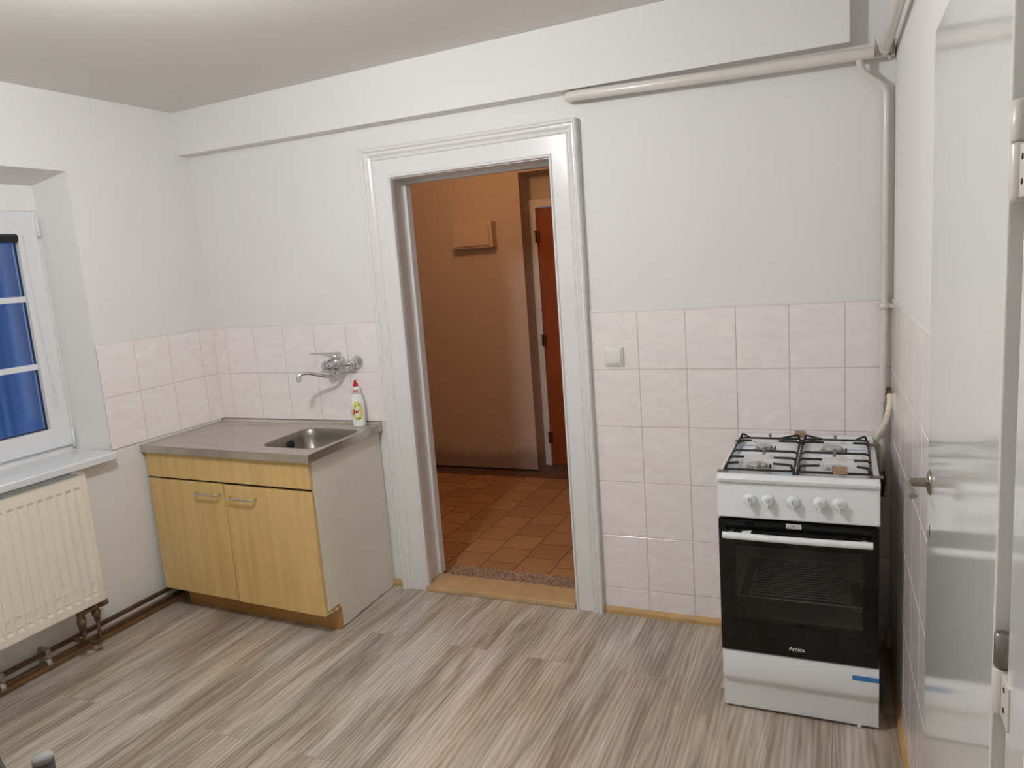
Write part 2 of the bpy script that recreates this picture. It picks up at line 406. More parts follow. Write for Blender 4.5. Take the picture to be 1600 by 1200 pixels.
tiles([XL+.006]+[-2.269+.1982*k for k in range(6)]+[-1.262][:0]+[-1.2685], [T-.5, T-.25, T], lambda u, v, d: (u, -d, v), wall_back, 'tile_cladding')
tiles([WY1-.002, -.513, -.307, -.101, 0], [T-.5, T-.25, T], lambda u, v, d: (XL+d, u, v), wall_left, 'tile_cladding')
ry = sorted([-.2*k for k in range(1, 10)]+[0, -1.93]); tiles(ry, zfull, lambda u, v, d: (rx(u)-d, u, v), wall_right, 'tile_cladding')

# ------------------------------------------------------------------ baseboards
def skirt(name, m, pts, h, t):
    """pts: wall-foot line, profile rises h, sticks out t to the left of travel"""
    bm = NB(); prev = None
    a, b = Vector(pts[0]+(0,)), Vector(pts[1]+(0,)); d = (b-a).normalized(); nrm = Vector((-d.y, d.x, 0))
    prof = [(0, 0), (t, 0), (t, h*.45), (t*.55, h*.85), (t*.3, h), (0, h)]
    A = [bm.verts.new(a+nrm*u+Vector((0, 0, v))) for u, v in prof]; Bv = [bm.verts.new(b+nrm*u+Vector((0, 0, v))) for u, v in prof]
    n = len(prof)
    for i in range(n): bm.faces.new((A[i], A[(i+1) % n], Bv[(i+1) % n], Bv[i]))
    bm.faces.new(A[::-1]); bm.faces.new(Bv)
    return struct(name, bm, m)
skirt('baseboard_back', 'woodtrim', [(XR-.01, 0), (-.2, 0)], .035, .016)
skirt('baseboard_doorside', 'woodtrim', [(-1.262, 0), (-1.335, 0)], .035, .016)
skirt('baseboard_right', 'woodtrim', [(rx(-2.1), -2.1), (rx(0)-.0, -.016)], .045, .018)
skirt('baseboard_left', 'oldwood', [(XF, 0), (XF, YF)], .04, .02)

# ------------------------------------------------------------------ doorway: lining, casing, threshold
bm = NB()
box(bm, DL, -1.137, -.012, .165, .0, 2.045); box(bm, -.333, DR, -.012, .165, .0, 2.045); box(bm, DL, DR, -.012, .165, 2.034, DT)
door1 = struct('door_1', bm, 'gloss')
bm = NB()
for x0, x1 in ((-1.138, -1.124), (-.346, -.332)): box(bm, x0, x1, .118, .168, .03, 2.03, bev=.004)
box(bm, -1.138, -.332, .118, .168, 2.02, 2.036, bev=.004)
obj('door_stop', bm, 'gloss', door1)
# moulded casing swept round three sides with mitres
def casing(inner_l, inner_r, inner_t, wl, wr, wt, y0, zbot, m, parent, prof):
    bm = NB(); rows = []
    for u, d in prof:   # u 0 inner .. 1 outer, d depth toward viewer
        xl = inner_l-u*wl; xr = inner_r+u*wr; zt = inner_t+u*wt
        rows.append([bm.verts.new(p) for p in [(xl, y0-d, zbot), (xl, y0-d, zt), (xr, y0-d, zt), (xr, y0-d, zbot)]])
    for a, b in zip(rows, rows[1:]):
        for i in range(3): bm.faces.new((a[i], a[i+1], b[i+1], b[i]))
    a, b = rows[0], rows[-1]
    for i in range(3): bm.faces.new((a[i], b[i], b[i+1], a[i+1]))
    bm.faces.new([r[0] for r in rows]); bm.faces.new([r[3] for r in rows][::-1])
    return obj('casing', bm, m, parent)
prof = [(0, 0), (0, .022), (.02, .027), (.07, .028), (.09, .024), (.10, .020), (.60, .020), (.62, .026), (.66, .028), (.69, .024), (.72, .026), (.78, .034), (.84, .030),
        (.86, .030), (.90, .040), (.96, .042), (1.0, .036), (1.0, 0)]
casing(-1.118, -.331, 2.038, .150, .133, .142, 0, 0, 'gloss', door1, prof)
bm = NB(); box(bm, -1.137, -.333, -.028, .135, .0, .028, bev=.006)
obj('threshold', bm, 'thresh', door1)

# ------------------------------------------------------------------ hall behind the doorway
bm = NB(); box(bm, -3.2, .8, .30, 2.34, -.05, 0); hallf = struct('floor_hall', bm, 'hallfloor')
obj('terrazzo_border', B(-3.2, .8, .135, .30, -.05, .002), 'terrazzo', hallf)
obj('dark_border', B(-3.2, .8, 1.93, 2.11, -.02, .002), 'darkstone', hallf)
struct('wall_hall_far', B(-3.2, -1.362, 2.10, 2.45, -.05, 2.75), 'hallstain')
bm = NB(); box(bm, -1.362, .8, 2.10, 2.45, 2.25, 2.75); box(bm, -1.362, -1.335, 2.30, 2.45, -.05, 2.25)
box(bm, -.50, .8, 2.30, 2.45, -.05, 2.25); box(bm, -1.335, -.50, 2.30, 2.45, 2.03, 2.25); struct('wall_hall_recess', bm, 'hallpaint')
struct('wall_hall_left', B(-3.3, -3.2, .15, 2.45, -.05, 2.75), 'hallpaint')
struct('wall_hall_right', B(.8, .9, .15, 2.45, -.05, 2.75), 'hallpaint')
struct('wall_hall_back', B(-3.2, -2.62, .05, .15, -.05, 2.75), 'hallpaint')
struct('ceiling_hall', B(-3.3, .9, .15, 2.45, 2.65, 2.75), 'hallpaint')
obj('dark_border', B(-1.36, .8, 2.11, 2.34, -.02, .004), 'darkstone', hallf)
bm = NB(); box(bm, -3.2, -1.361, 2.088, 2.10, 0, .012); struct('baseboard_hall', bm, 'darkgap')
# hall door
bm = NB(); box(bm, -1.312, -.55, 2.290, 2.33, .006, 1.998, bev=.003)
hd = struct('door_2', bm, 'halldoor')
bm = NB(); box(bm, -1.362, -1.314, 2.272, 2.31, 0, 2.06, bev=.003); box(bm, -.55, -.48, 2.272, 2.31, 0, 2.06, bev=.003); box(bm, -1.314, -.55, 2.272, 2.31, 2.0, 2.06, bev=.003)
obj('door_frame', bm, 'gloss', hd)
for z in (1.79, 1.0, .23):
    bm = NB(); tube(bm, [(-1.318, 2.266, z-.045), (-1.318, 2.266, z+.045)], .008); box(bm, -1.318, -1.296, 2.272, 2.291, z-.04, z+.04); obj('hinge', bm, 'brass', hd)
# meter box on the hall wall
t = thing('meter_box', 'small pale rectangular meter box high on the brown hall wall', 'electrical box', (-1.76, 2.10, 1.74))
obj('box_body', B(-1.910, -1.568, 2.02, 2.10, 1.735, 1.922, bev=.004), 'box', t)
obj('cover', B(-1.894, -1.590, 2.008, 2.0195, 1.750, 1.908, bev=.005), 'box', t)
# hall lamp
t = thing('hall_lamp', 'round warm ceiling lamp of the hallway', 'ceiling lamp', (HALL_LAMP.x, HALL_LAMP.y, 2.65))
bm = NB(); lathe(bm, (HALL_LAMP.x, HALL_LAMP.y, 2.65), (0, 0, -1), [(.05, 0), (.05, .03), (.01, .04), (.01, .2), (.03, .215)]); obj('rose', bm, 'pvc', t)
bm = NB(); bmesh.ops.create_icosphere(bm, subdivisions=3, radius=.09, matrix=Matrix.Translation(HALL_LAMP)); obj('globe', bm, 'hallglow', t, smooth=True)

# ------------------------------------------------------------------ window
win = thing('window_1', '', ''); del win['label']; del win['category']; win['kind'] = 'structure'
XW = -2.55
FY1, FY0, FZ0, FZ1 = -.757, -1.90, .895, 2.0
def ring(bm, x0, x1, y0, y1, z0, z1, w, bev=.004, wt=None):
    wt = wt or w
    box(bm, x0, x1, y0, y0+w, z0, z1, bev=bev); box(bm, x0, x1, y1-w, y1, z0, z1, bev=bev)
    box(bm, x0, x1, y0+w-.003, y1-w+.003, z0, z0+w, bev=bev); box(bm, x0, x1, y0+w-.003, y1-w+.003, z1-wt, z1, bev=bev)
bm = NB(); ring(bm, XW-.06, XW-.006, FY0, FY1, FZ0, FZ1, .05); obj('window_frame', bm, 'pvc', win)
# reveal plaster around frame
bm = NB(); box(bm, -2.62, XW-.002, WY0-.01, WY1+.01, FZ1-.002, WZ1+.01); box(bm, -2.62, XW-.002, FY1-.002, WY1+.01, WZ0-.02, FZ1);
prism(bm, [(XL-.0005, WY1-.0005), (XL-.0005, WY1+.01), (XW-.01, WY1+.01), (XW-.01, FY1+.002)], 2, WZ0-.0, WZ1+.01)
prism(bm, [(XL-.0005, WZ1-.0005), (XL-.0005, WZ1+.01), (XW-.01, WZ1+.01), (XW-.01, 2.108)], 1, WY0-.01, WY1+.005); box(bm, -2.62, XW-.002, WY0-.01, FY0+.002, WZ0-.02, FZ1)
box(bm, -2.62, XW-.002, FY0, FY1, WZ0-.03, FZ0+.002)
struct('wall_window_surround', bm, 'paint')
MIDY = -1.33
for k, (sy0, sy1) in enumerate(((MIDY+.004, FY1-.018), (FY0+.018, MIDY-.004))):
    bm = NB(); ring(bm, XW-.045, XW+.012, sy0, sy1, FZ0+.02, FZ1-.02, .092, bev=.006); sash = obj('sash', bm, 'pvc', win)
    gy0, gy1, gz0, gz1 = sy0+.092, sy1-.092, FZ0+.112, FZ1-.112
    obj('pane', B(XW-.026, XW-.02, gy0-.003, gy1+.003, gz0-.003, gz1+.003), 'winglass', sash)
    bm = NB(); w = .006; ring(bm, XW-.019, XW-.012, gy0, gy1, gz0, gz1, w, bev=0); obj('gasket', bm, 'rubber', sash)
    bm = NB()
    for z in (1.300, 1.607): box(bm, XW-.0195, XW-.008, gy0, gy1, z-.013, z+.013, bev=.002)
    obj('glazing_bar', bm, 'pvc', sash)
    ye = sy1 if k == 0 else sy0
    for z in (FZ0+.05, FZ1-.075):
        bm = NB(); yy = ye+(.008 if k == 0 else -.008); tube(bm, [(XW+.008, yy, z-.045), (XW+.008, yy, z+.045)], .0085); obj('hinge_cover', bm, 'pvc', sash)
    # roller blind, rolled up
    bl = obj('blind_roll', (lambda b: (tube(b, [(XW+.008, gy0+.004, gz1-.012), (XW+.008, gy1-.008, gz1-.012)], .019, n=16), b)[1])(NB()), 'blind', sash)
    bm = NB(); box(bm, XW-.004, XW+.014, gy1-.008, gy1+.004, gz1-.034, gz1+.008, bev=.002); obj('bracket', bm, 'pvc', bl) if False else bm.free()
bm = NB()
yb = -.838
tube(bm, sm([(XW+.016, yb-.008, 1.885), (XW+.016, yb-.004, 1.6), (XW+.016, yb+.006, 1.3), (XW+.016, yb+.010, 1.21), (XW+.016, yb+.004, 1.13), (XW+.018, yb+.012, 1.11), (XW+.016, yb+.020, 1.14), (XW+.016, yb+.014, 1.21)]), .0018, n=6)
tag(obj('blind_cord', bm, 'caulk'), 'thin white pull cord of the black blind hanging on window frame', 'cord')
# sill board
bm = NB(); prism(bm, [(-2.56, .852), (-2.56, .884), (-2.300, .878), (-2.293, .872), (-2.293, .846), (-2.300, .842), (-2.32, .852)], 1, WY0-.04, -.744, bev=0)
for v in bm.verts: pass
tag(obj('window_sill', bm, 'sill'), 'white window sill board above the cream radiator', 'window sill')
# outside: rendered wall of the neighbouring building
bm = NB(); box(bm, -6.6, -6.2, -9, 5, -3, 2.6)
for k in range(24):
    y = -6+k*.42; box(bm, -6.2, -6.17, y, y+.05, -3, 2.6)
tag(obj('neighbouring_building', bm, 'facade'), 'blue dusk facade with vertical bands seen through the window', 'building')

# ------------------------------------------------------------------ radiator
RX1, RX0, RYR, RZ0, RZ1 = -2.215, -2.312, -.972, .262, .838
RYL = -1.96
rad = thing('radiator', 'cream ribbed panel radiator under the white window sill', 'radiator', (-2.28, -1.46, .25))
def ribbed(x, sgn, name):
    bm = NB(); ys = []; p = .0415; y = RYR-.028
    zs = [RZ0, RZ0+.03, RZ0+.045, RZ1-.058, RZ1-.046, RZ1]
    prof = [(RYR, 0)]
    while y > RYL+.05:
        prof += [(y, 0), (y-.006, 1), (y-.024, 1), (y-.030, 0)]; y -= p
    prof += [(RYL, 0)]
    depth = .006
    grid = []
    for zi, z in enumerate(zs):
        k = 1 if zi in (2, 3) else 0
        grid.append([bm.verts.new((x-sgn*(-1)*0 - sgn*depth*d*k*(1), yy, z)) for yy, d in prof])
    for a, b in zip(grid, grid[1:]):
        for i in range(len(prof)-1): bm.faces.new((a[i], a[i+1], b[i+1], b[i]))
    # return edge
    back = x-sgn*.012
    bb = [bm.verts.new((back, yy, z)) for yy, z in ((RYR, RZ0), (RYL, RZ0), (RYL, RZ1), (RYR, RZ1))]
    bm.faces.new(bb)
    loop = [v for v in [grid[0][0]]]
    box(bm, min(x-sgn*.0005, back), max(x-sgn*.0005, back), RYR-.001, RYR+.002, RZ0, RZ1)
    box(bm, min(x-sgn*.0005, back), max(x-sgn*.0005, back), RYL-.002, RYL+.001, RZ0, RZ1)
    box(bm, min(x+.0, back), max(x+.0, back), RYL, RYR, RZ0-.002, RZ0+.001)
    box(bm, min(x+.0, back), max(x+.0, back), RYL, RYR, RZ1-.001, RZ1+.001)
    return obj(name, bm, 'rad', rad)
ribbed(RX1, 1, 'front_panel'); ribbed(RX0, -1, 'rear_panel')
bm = NB()
ring(bm, RX0+.002, RX1-.002, RYL+.001, RYR+.003, RZ0+.05, RZ0+.10, .004, bev=0)
box(bm, RX0+.004, RX1-.004, RYR-.003, RYR+.004, RZ0+.02, RZ1+.004, bev=.001); box(bm, RX0+.004, RX1-.004, RYL-.004, RYL+.003, RZ0+.02, RZ1+.004, bev=.001)
obj('side_cover', bm, 'rad', rad)
bm = NB(); y = RYR-.012
while y > RYL+.01:
    box(bm, RX0+.014, RX1-.014, y-.003, y, RZ1-.006, RZ1+.003); y -= .0085
box(bm, RX1-.016, RX1-.004, RYL+.005, RYR-.004, RZ1-.008, RZ1+.004, bev=.001); box(bm, RX0+.004, RX0+.016, RYL+.005, RYR-.004, RZ1-.008, RZ1+.004, bev=.001)
box(bm, (RX0+RX1)/2-.003, (RX0+RX1)/2+.003, RYL+.005, RYR-.004, RZ1-.006, RZ1+.0035)
obj('top_grille', bm, 'grille', rad)
bm = NB(); box(bm, RX0+.02, RX1-.02, RYL+.02, RYR-.02, RZ0+.03, RZ1-.02); obj('convector', bm, 'grille', rad)
# valve block and its two drop pipes
vb = obj('valve', (lambda b: (tube(b, [(-2.265, -1.065, .262), (-2.265, -1.065, .225), (-2.265, -1.065, .150)], [.010, .017, .015]),
      lathe(b, (-2.265, -1.065, .205), (0, 0, -1), [(.012, 0), (.019, .008), (.019, .024), (.014, .034)], n=12),
      tube(b, [(-2.265, -.992, .262), (-2.265, -.992, .165)], .013), lathe(b, (-2.265, -.992, .215), (0, 0, -1), [(.012, 0), (.019, .008), (.019, .024), (.014, .034)], n=12),
      tube(b, [(-2.265, -1.075, .228), (-2.265, -.950, .228)], [.012, .012]), lathe(b, (-2.265, -.965, .228), (0, 1, 0), [(.010, 0), (.015, .004), (.015, .03), (.010, .034)], n=12), b)[-1])(NB()), 'valve', rad)
# heating pipes along the skirting
bm = NB(); tube(bm, [(-2.352, YF+.02, .096), (-2.352, -.02, .096)], .0115)
tube(bm, sm([(-2.265, -1.065, .17), (-2.265, -1.065, .115), (-2.295, -1.065, .098), (-2.352, -1.065, .096)]), .0085)
tag(obj('heating_pipe', bm, 'brownpipe'), 'upper brown heating pipe running low along the window wall', 'pipe')
bm = NB(); tube(bm, [(-2.350, YF+.02, .048), (-2.350, -.02, .048)], .0115)
tube(bm, sm([(-2.265, -.992, .17), (-2.265, -.992, .08), (-2.285, -.992, .050), (-2.35, -.992, .048)]), .0085)
tag(obj('heating_pipe', bm, 'brownpipe'), 'lower brown heating pipe running just above the floor by the skirting', 'pipe')
for (y, lab) in ((-1.185, 'grey double pipe clip on the brown pipes nearest the radiator valve'), (-1.385, 'grey double pipe clip on the brown pipes at the left picture edge')):
    bm = NB()
    for z in (.048, .096):
        lathe(bm, (-2.351, y-.010, z), (0, 1, 0), [(.0125, 0), (.0165, 0), (.0165, .02), (.0125, .02)], n=14)
    box(bm, -2.398, -2.362, y-.008, y+.008, .035, .115, bev=.002); tag(obj('pipe_clip', bm, 'greyclip'), lab, 'pipe clip', 'clips of the heating pipes')

# ------------------------------------------------------------------ sink cabinet
def sk(x, y):
    """cabinet stands slightly out of square: fitted plan corners"""
    u = (x+2.36)/1.02; w = -y/.57
    fl = Vector((-2.352, -.545)); fr = Vector((-1.313, -.59)); bl_ = Vector((-2.352, -.008)); br_ = Vector((-1.335, -.008))
    return (bl_*(1-u)+br_*u)*(1-w)+(fl*(1-u)+fr*u)*w
def skew(bm):
    for v in bm.verts:
        p = sk(v.co.x, v.co.y); v.co.x, v.co.y = p.x, p.y
    return bm
cab = thing('sink_cabinet', 'beech fronted sink base cabinet with two doors and white side panel', 'cabinet', (-1.85, -.28, 0))
def jag(n, a, b, amp):
    return [(a+(b-a)*i/n, random.uniform(0, amp)) for i in range(n+1)]
# right side panel with chewed lower edge and toe notch
poly = [(0, .006), (0, .822), (-.545, .822), (-.545, .105), (-.52, .098), (-.50, .085), (-.47, .09)] + [(-.47+.47*i/14, .002+random.uniform(0, .006)) for i in range(1, 14)]
poly = [(y, z) for y, z in poly]
bm = NB(); prism(bm, [(0, .006), (0, .822), (-.55, .822), (-.55, .11), (-.475, .10), (-.475, .004)]+[(-.475+.475*i/14, .002+random.uniform(0, .006)) for i in range(1, 14)], 0, -1.356, -1.340)
obj('side_panel', skew(bm), 'sidepanel', cab)
bm = NB(); prism(bm, [(0, .0), (0, .822), (-.55, .822), (-.55, .12), (-.40, .12), (-.40, .0)], 0, -2.325, -2.309); obj('side_panel', skew(bm), 'sidepanel', cab)
obj('bottom_panel', skew(B(-2.309, -1.356, -.55, -.01, .121, .137)), 'sidepanel', cab)
obj('back_panel', skew(B(-2.309, -1.356, -.010, -.002, .137, .82)), 'sidepanel', cab)
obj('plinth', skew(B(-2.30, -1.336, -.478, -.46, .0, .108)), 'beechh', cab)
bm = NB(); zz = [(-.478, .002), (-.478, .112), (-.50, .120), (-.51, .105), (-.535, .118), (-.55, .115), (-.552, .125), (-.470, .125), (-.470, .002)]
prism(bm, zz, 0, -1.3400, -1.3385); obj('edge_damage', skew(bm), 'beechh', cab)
# fascia and doors (front plane)
obj('fascia', skew(B(-2.358, -1.342, -.572, -.553, .700, .822, bev=.0015)), 'beech', cab)
ws = -1.862
d1 = obj('door', skew(B(-2.358, ws-.002, -.572, -.553, .112, .690, bev=.0015)), 'beech', cab)
d2 = obj('door', skew(B(ws+.003, -1.342, -.572, -.553, .108, .688, bev=.0015)), 'beech', cab)
obj('rail', skew(B(-2.309, -1.356, -.551, -.53, .66, .73)), 'darkgap', cab)
obj('inner_edge', skew(B(ws-.02, ws+.02, -.5515, -.535, .12, .70)), 'darkgap', cab)
for d, x0, x1, z in ((d1, -2.030, -1.885, .640), (d2, -1.815, -1.665, .634)):
    bm = NB(); tube(bm, sm([(x0, -.573, z), (x0, -.592, z), (x0+.008, -.602, z), (x0+.03, -.604, z), (x1-.03, -.604, z), (x1-.008, -.602, z), (x1, -.592, z), (x1, -.573, z)], 5), .0048, n=10)
    obj('handle', skew(bm), 'chrome', d)

# worktop with basin and drainboard
ZT = .862
top = thing('sink_worktop', 'stainless steel sink top with drainboard and single basin', 'sink', (-1.85, -.28, .82))
def rrect(cx, cy, hx, hy, r, n=6):
    P = []
    for sx, sy, a0 in ((1, 1, 0), (-1, 1, PI/2), (-1, -1, PI), (1, -1, 3*PI/2)):
        for i in range(n+1):
            a = a0+i*PI/2/n; P.append((cx+sx*(hx-r)+r*math.cos(a), cy+sy*(hy-r)+r*math.sin(a)))
    return P
bx, by, hx, hy = -1.515, -.315, .172, .185
bm = NB()
X0, X1, Y0, Y1 = -2.366, -1.320, -.592, -.001
rim = rrect(bx, by, hx, hy, .07)
# top surface: bridge the outer rectangle with the basin opening
outer = []
for (x, y) in rim:
    dx, dy = x-bx, y-by; s = []
    if dx > 1e-9: s.append((X1-bx)/dx)
    if dx < -1e-9: s.append((bx+.40-bx-.62)/dx if False else (-.21)/dx)
    if dy > 1e-9: s.append((Y1-.02-by)/dy)
    if dy < -1e-9: s.append((Y0-by)/dy)
    k = min(s); outer.append((bx+dx*k, by+dy*k))
# snap nearest outer points to corners
crn = [(X1, Y1-.02), (bx-.21, Y1-.02), (bx-.21, Y0), (X1, Y0)]
for c in crn:
    i = min(range(len(outer)), key=lambda j: (outer[j][0]-c[0])**2+(outer[j][1]-c[1])**2); outer[i] = c
def lay(P, z): return [bm.verts.new((x, y, z)) for x, y in P]
L0 = lay(outer, ZT); L1 = lay(rim, ZT); n = len(rim)
rim2 = rrect(bx, by, hx-.006, hy-.006, .066); L2 = lay(rim2, ZT-.005)
L3 = lay(rrect(bx, by, hx-.012, hy-.012, .064), ZT-.035); L4 = lay(rrect(bx, by, hx-.022, hy-.022, .065), ZT-.125); L5 = lay(rrect(bx, by, hx-.045, hy-.045, .06), ZT-.148)
def br(a, b, s=True):
    for i in range(n):
        f = bm.faces.new((a[i], a[(i+1) % n], b[(i+1) % n], b[i])); f.smooth = s
br(L0, L1, False)
raised = lay(rrect(bx, by, hx+.005, hy+.005, .074), ZT+.0001)
bm2 = NB()
for a in (L1,): pass
# drainboard surface (left) with shallow recess
def quad(P, z=ZT):
    return bm.faces.new([bm.verts.new(p if len(p) == 3 else (p[0], p[1], z)) for p in P])
for v in raised: bm.verts.remove(v)
xs = bx-.21
dx0, dx1, dy0, dy1 = X0+.045, xs+.02-.03, Y0+.055, Y1-.085
z2 = ZT-.005
quad([(X0, Y0), (xs, Y0), (dx1, dy0), (dx0, dy0)]); quad([(xs, Y0), (xs, Y1-.02), (dx1, dy1), (dx1, dy0)])
quad([(xs, Y1-.02), (X0, Y1-.02), (dx0, dy1), (dx1, dy1)]); quad([(X0, Y1-.02), (X0, Y0), (dx0, dy0), (dx0, dy1)])
e = .012
a4 = [(dx0, dy0), (dx1, dy0), (dx1, dy1), (dx0, dy1)]; b4 = [(dx0+e, dy0+e), (dx1-e, dy0+e), (dx1-e, dy1-e), (dx0+e, dy1-e)]
for i in range(4): quad([a4[i]+(ZT,), a4[(i+1) % 4]+(ZT,), b4[(i+1) % 4]+(z2,), b4[i]+(z2,)])
# ribs run along y? gentle flutes across the drainboard
N = 12; xsr = [dx0+e+(dx1-dx0-2*e)*i/(N*4) for i in range(N*4+1)]
pz = lambda i: z2+(.0022 if i % 4 in (2,) else (.0012 if i % 4 in (1, 3) else 0)) if 2 < i < N*4-2 else z2
for i in range(N*4):
    quad([(xsr[i], dy0+e, z2), (xsr[i+1], dy0+e, z2), (xsr[i+1], dy0+.06, pz(i+1)), (xsr[i], dy0+.06, pz(i))])
    quad([(xsr[i], dy0+.06, pz(i)), (xsr[i+1], dy0+.06, pz(i+1)), (xsr[i+1], dy1-.05, pz(i+1)), (xsr[i], dy1-.05, pz(i))])
    quad([(xsr[i], dy1-.05, pz(i)), (xsr[i+1], dy1-.05, pz(i+1)), (xsr[i+1], dy1-e, z2), (xsr[i], dy1-e, z2)])
# front, right, left aprons and rolled rear upstand
zb = ZT-.036
for a, b in (((X0, Y0), (X1, Y0)), ((X1, Y0), (X1, Y1)), ((X0, Y1), (X0, Y0))):
    quad([a+(ZT,), b+(ZT,), b+(zb,), a+(zb,)])
quad([(X0, Y1-.02, ZT), (X1, Y1-.02, ZT), (X1, Y1-.014, ZT+.010), (X0, Y1-.014, ZT+.010)]); quad([(X0, Y1-.014, ZT+.010), (X1, Y1-.014, ZT+.010), (X1, Y1, ZT+.010), (X0, Y1, ZT+.010)])
quad([(X0, Y1, ZT+.010), (X1, Y1, ZT+.010), (X1, Y1, zb), (X0, Y1, zb)]); quad([(X1, Y1-.02, ZT), (X1, Y1-.014, ZT+.010), (X1, Y1, ZT+.010), (X1, Y1, ZT)])
# underside closed around the basin
quad([(X0, Y0, zb), (X1, Y0, zb), (X1, Y0+.02, zb), (X0, Y0+.02, zb)])
bb = NB()
def lay2(P, z): return [bb.verts.new((x, y, z)) for x, y in P]
K = [lay2(rim, ZT+.0002), lay2(rrect(bx, by, hx-.003, hy-.003, .068), ZT+.0012), lay2(rim2, ZT-.004), lay2(rrect(bx, by, hx-.012, hy-.012, .064), ZT-.035), lay2(rrect(bx, by, hx-.022, hy-.022, .065), ZT-.125), lay2(rrect(bx, by, hx-.045, hy-.045, .06), ZT-.148)]
for a, b in zip(K, K[1:]):
    for i in range(n):
        f = bb.faces.new((a[i], a[(i+1) % n], b[(i+1) % n], b[i])); f.smooth = True
bb.faces.new(K[-1])
for L in (L2, L3, L4, L5):
    for v in L: bm.verts.remove(v)
bm2.free()
obj('worktop', skew(bm), 'steel', top)
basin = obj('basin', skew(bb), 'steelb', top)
bm = NB(); lathe(bm, (bx, by, ZT-.1475), (0, 0, 1), [(.038, 0), (.038, .003), (.030, .0035), (.028, .001), (.0, .001)]); obj('drain', skew(bm), 'chrome', basin)
bm = NB(); lathe(bm, (bx-hx+.0185, by+.03, ZT-.048), (1, 0, .1), [(.022, 0), (.022, .003), (.012, .004), (.010, .002)]);
for a in range(3): box(bm, bx-hx+.020, bx-hx+.0235, by+.03-.018, by+.03+.018, ZT-.061+a*.011, ZT-.058+a*.011)
obj('overflow', skew(bm), 'ink', basin)
bm = NB()
for i in range(26):
    y = -.56+.02*i+random.uniform(0, .01); h = random.uniform(.002, .008); box(bm, -1.3395, -1.3375, y, y+random.uniform(.01, .02), ZT-.036-h, ZT-.034)
obj('swollen_edge', skew(bm), 'chip', cab)

# ------------------------------------------------------------------ wall mixer tap
tap = thing('mixer_tap', 'chrome wall mounted mixer tap with long swivel spout above the sink', 'tap', (-1.495, -.006, 1.176))
z0 = 1.176
for i, x in enumerate((-1.420, -1.570)):
    bm = NB(); lathe(bm, (x, -.006, z0), (0, -1, 0), [(.034, 0), (.034, .004), (.030, .012), (.021, .026), (.018, .034), (.018, .040)]); obj('wall_rose', bm, 'chrome', tap)
    bm = NB(); lathe(bm, (x, -.046, z0), (0, -1, 0), [(.020, 0), (.020, .020), (.014, .022)], n=6); tube(bm, sm([(x, -.060, z0), (x+(.012 if i else -.012), -.070, z0), (-1.495, -.072, z0)]), .0125); obj('inlet', bm, 'chrome', tap)
bm = NB(); lathe(bm, (-1.495, -.072, z0-.030), (0, -.12, 1), [(.018, 0), (.028, .008), (.032, .02), (.032, .045), (.028, .058), (.026, .06)])
lathe(bm, (-1.495, -.05, z0), (-.45, -1, 0), [(.018, 0), (.027, .01), (.027, .065), (.022, .072), (.021, .092), (.014, .096)]); obj('body', bm, 'chrome', tap, smooth=True)
bm = NB(); lathe(bm, (-1.495, -.079, z0+.028), (0, -.15, 1), [(.024, 0), (.026, .004), (.025, .018), (.018, .026), (.002, .028)])
prism(bm, [(-.055, z0+.036), (-.055, z0+.060), (-.12, z0+.066), (-.19, z0+.072), (-.205, z0+.072), (-.205, z0+.067), (-.15, z0+.055), (-.11, z0+.040)], 0, -1.508, -1.482, bev=.0015)
R_ = Matrix.Translation((-1.495, -.079, 0)) @ Matrix.Rotation(-.55, 4, 'Z') @ Matrix.Translation((1.495, .079, 0))
for v in bm.verts: v.co = R_ @ v.co
obj('lever', bm, 'chrome', tap, smooth=True)
bm = NB(); A = [(-1.495, -.072, z0-.028), (-1.497, -.074, z0-.042), (-1.508, -.090, z0-.052), (-1.53, -.120, z0-.053), (-1.556, -.155, z0-.040), (-1.580, -.190, z0-.026), (-1.600, -.216, z0-.024), (-1.612, -.230, z0-.034)]
tube(bm, sm(A), .0085); lathe(bm, (-1.613, -.231, z0-.030), (0, 0, -1), [(.010, 0), (.012, .004), (.012, .030), (.009, .032)]); obj('spout', bm, 'chrome', tap, smooth=True)
bm = NB(); box(bm, -1.512, -1.494, -.129, -.1275, z0-.008, z0+.010); obj('sticker', bm, 'film', tap, label='small blue white sticker')
bm = NB(); box(bm, -1.510, -1.497, -.1302, -.1292, z0-.002, z0+.004); obj('sticker_print', bm, 'ink', tap)

# ------------------------------------------------------------------ text helper
def text(s, size, m, mtx, parent, name, ext=.0003, font_bold=False, shear=0):
    cu = bpy.data.curves.new(name, 'FONT'); cu.body = s; cu.size = size; cu.extrude = ext; cu.align_x = 'CENTER'; cu.align_y = 'CENTER'; cu.shear = shear
    cu.offset = size*.02 if font_bold else 0
    tmp = bpy.data.objects.new('tmp', cu); COL.objects.link(tmp); bpy.context.view_layer.update()
    me = bpy.data.meshes.new_from_object(tmp.evaluated_get(bpy.context.evaluated_depsgraph_get())); bpy.data.objects.remove(tmp)
    me.transform(mtx); org = ORG[parent.name]; me.transform(Matrix.Translation(-org)); me.materials.clear(); me.materials.append(M[m])
    o = bpy.data.objects.new(name, me); COL.objects.link(o); o.parent = parent; ORG[o.name] = org; return o
def facing(loc, right, upv):
    r_ = Vector(right).normalized(); u_ = Vector(upv).normalized(); n_ = r_.cross(u_)
    return Matrix(((r_.x, u_.x, n_.x, loc[0]), (r_.y, u_.y, n_.y, loc[1]), (r_.z, u_.z, n_.z, loc[2]), (0, 0, 0, 1)))

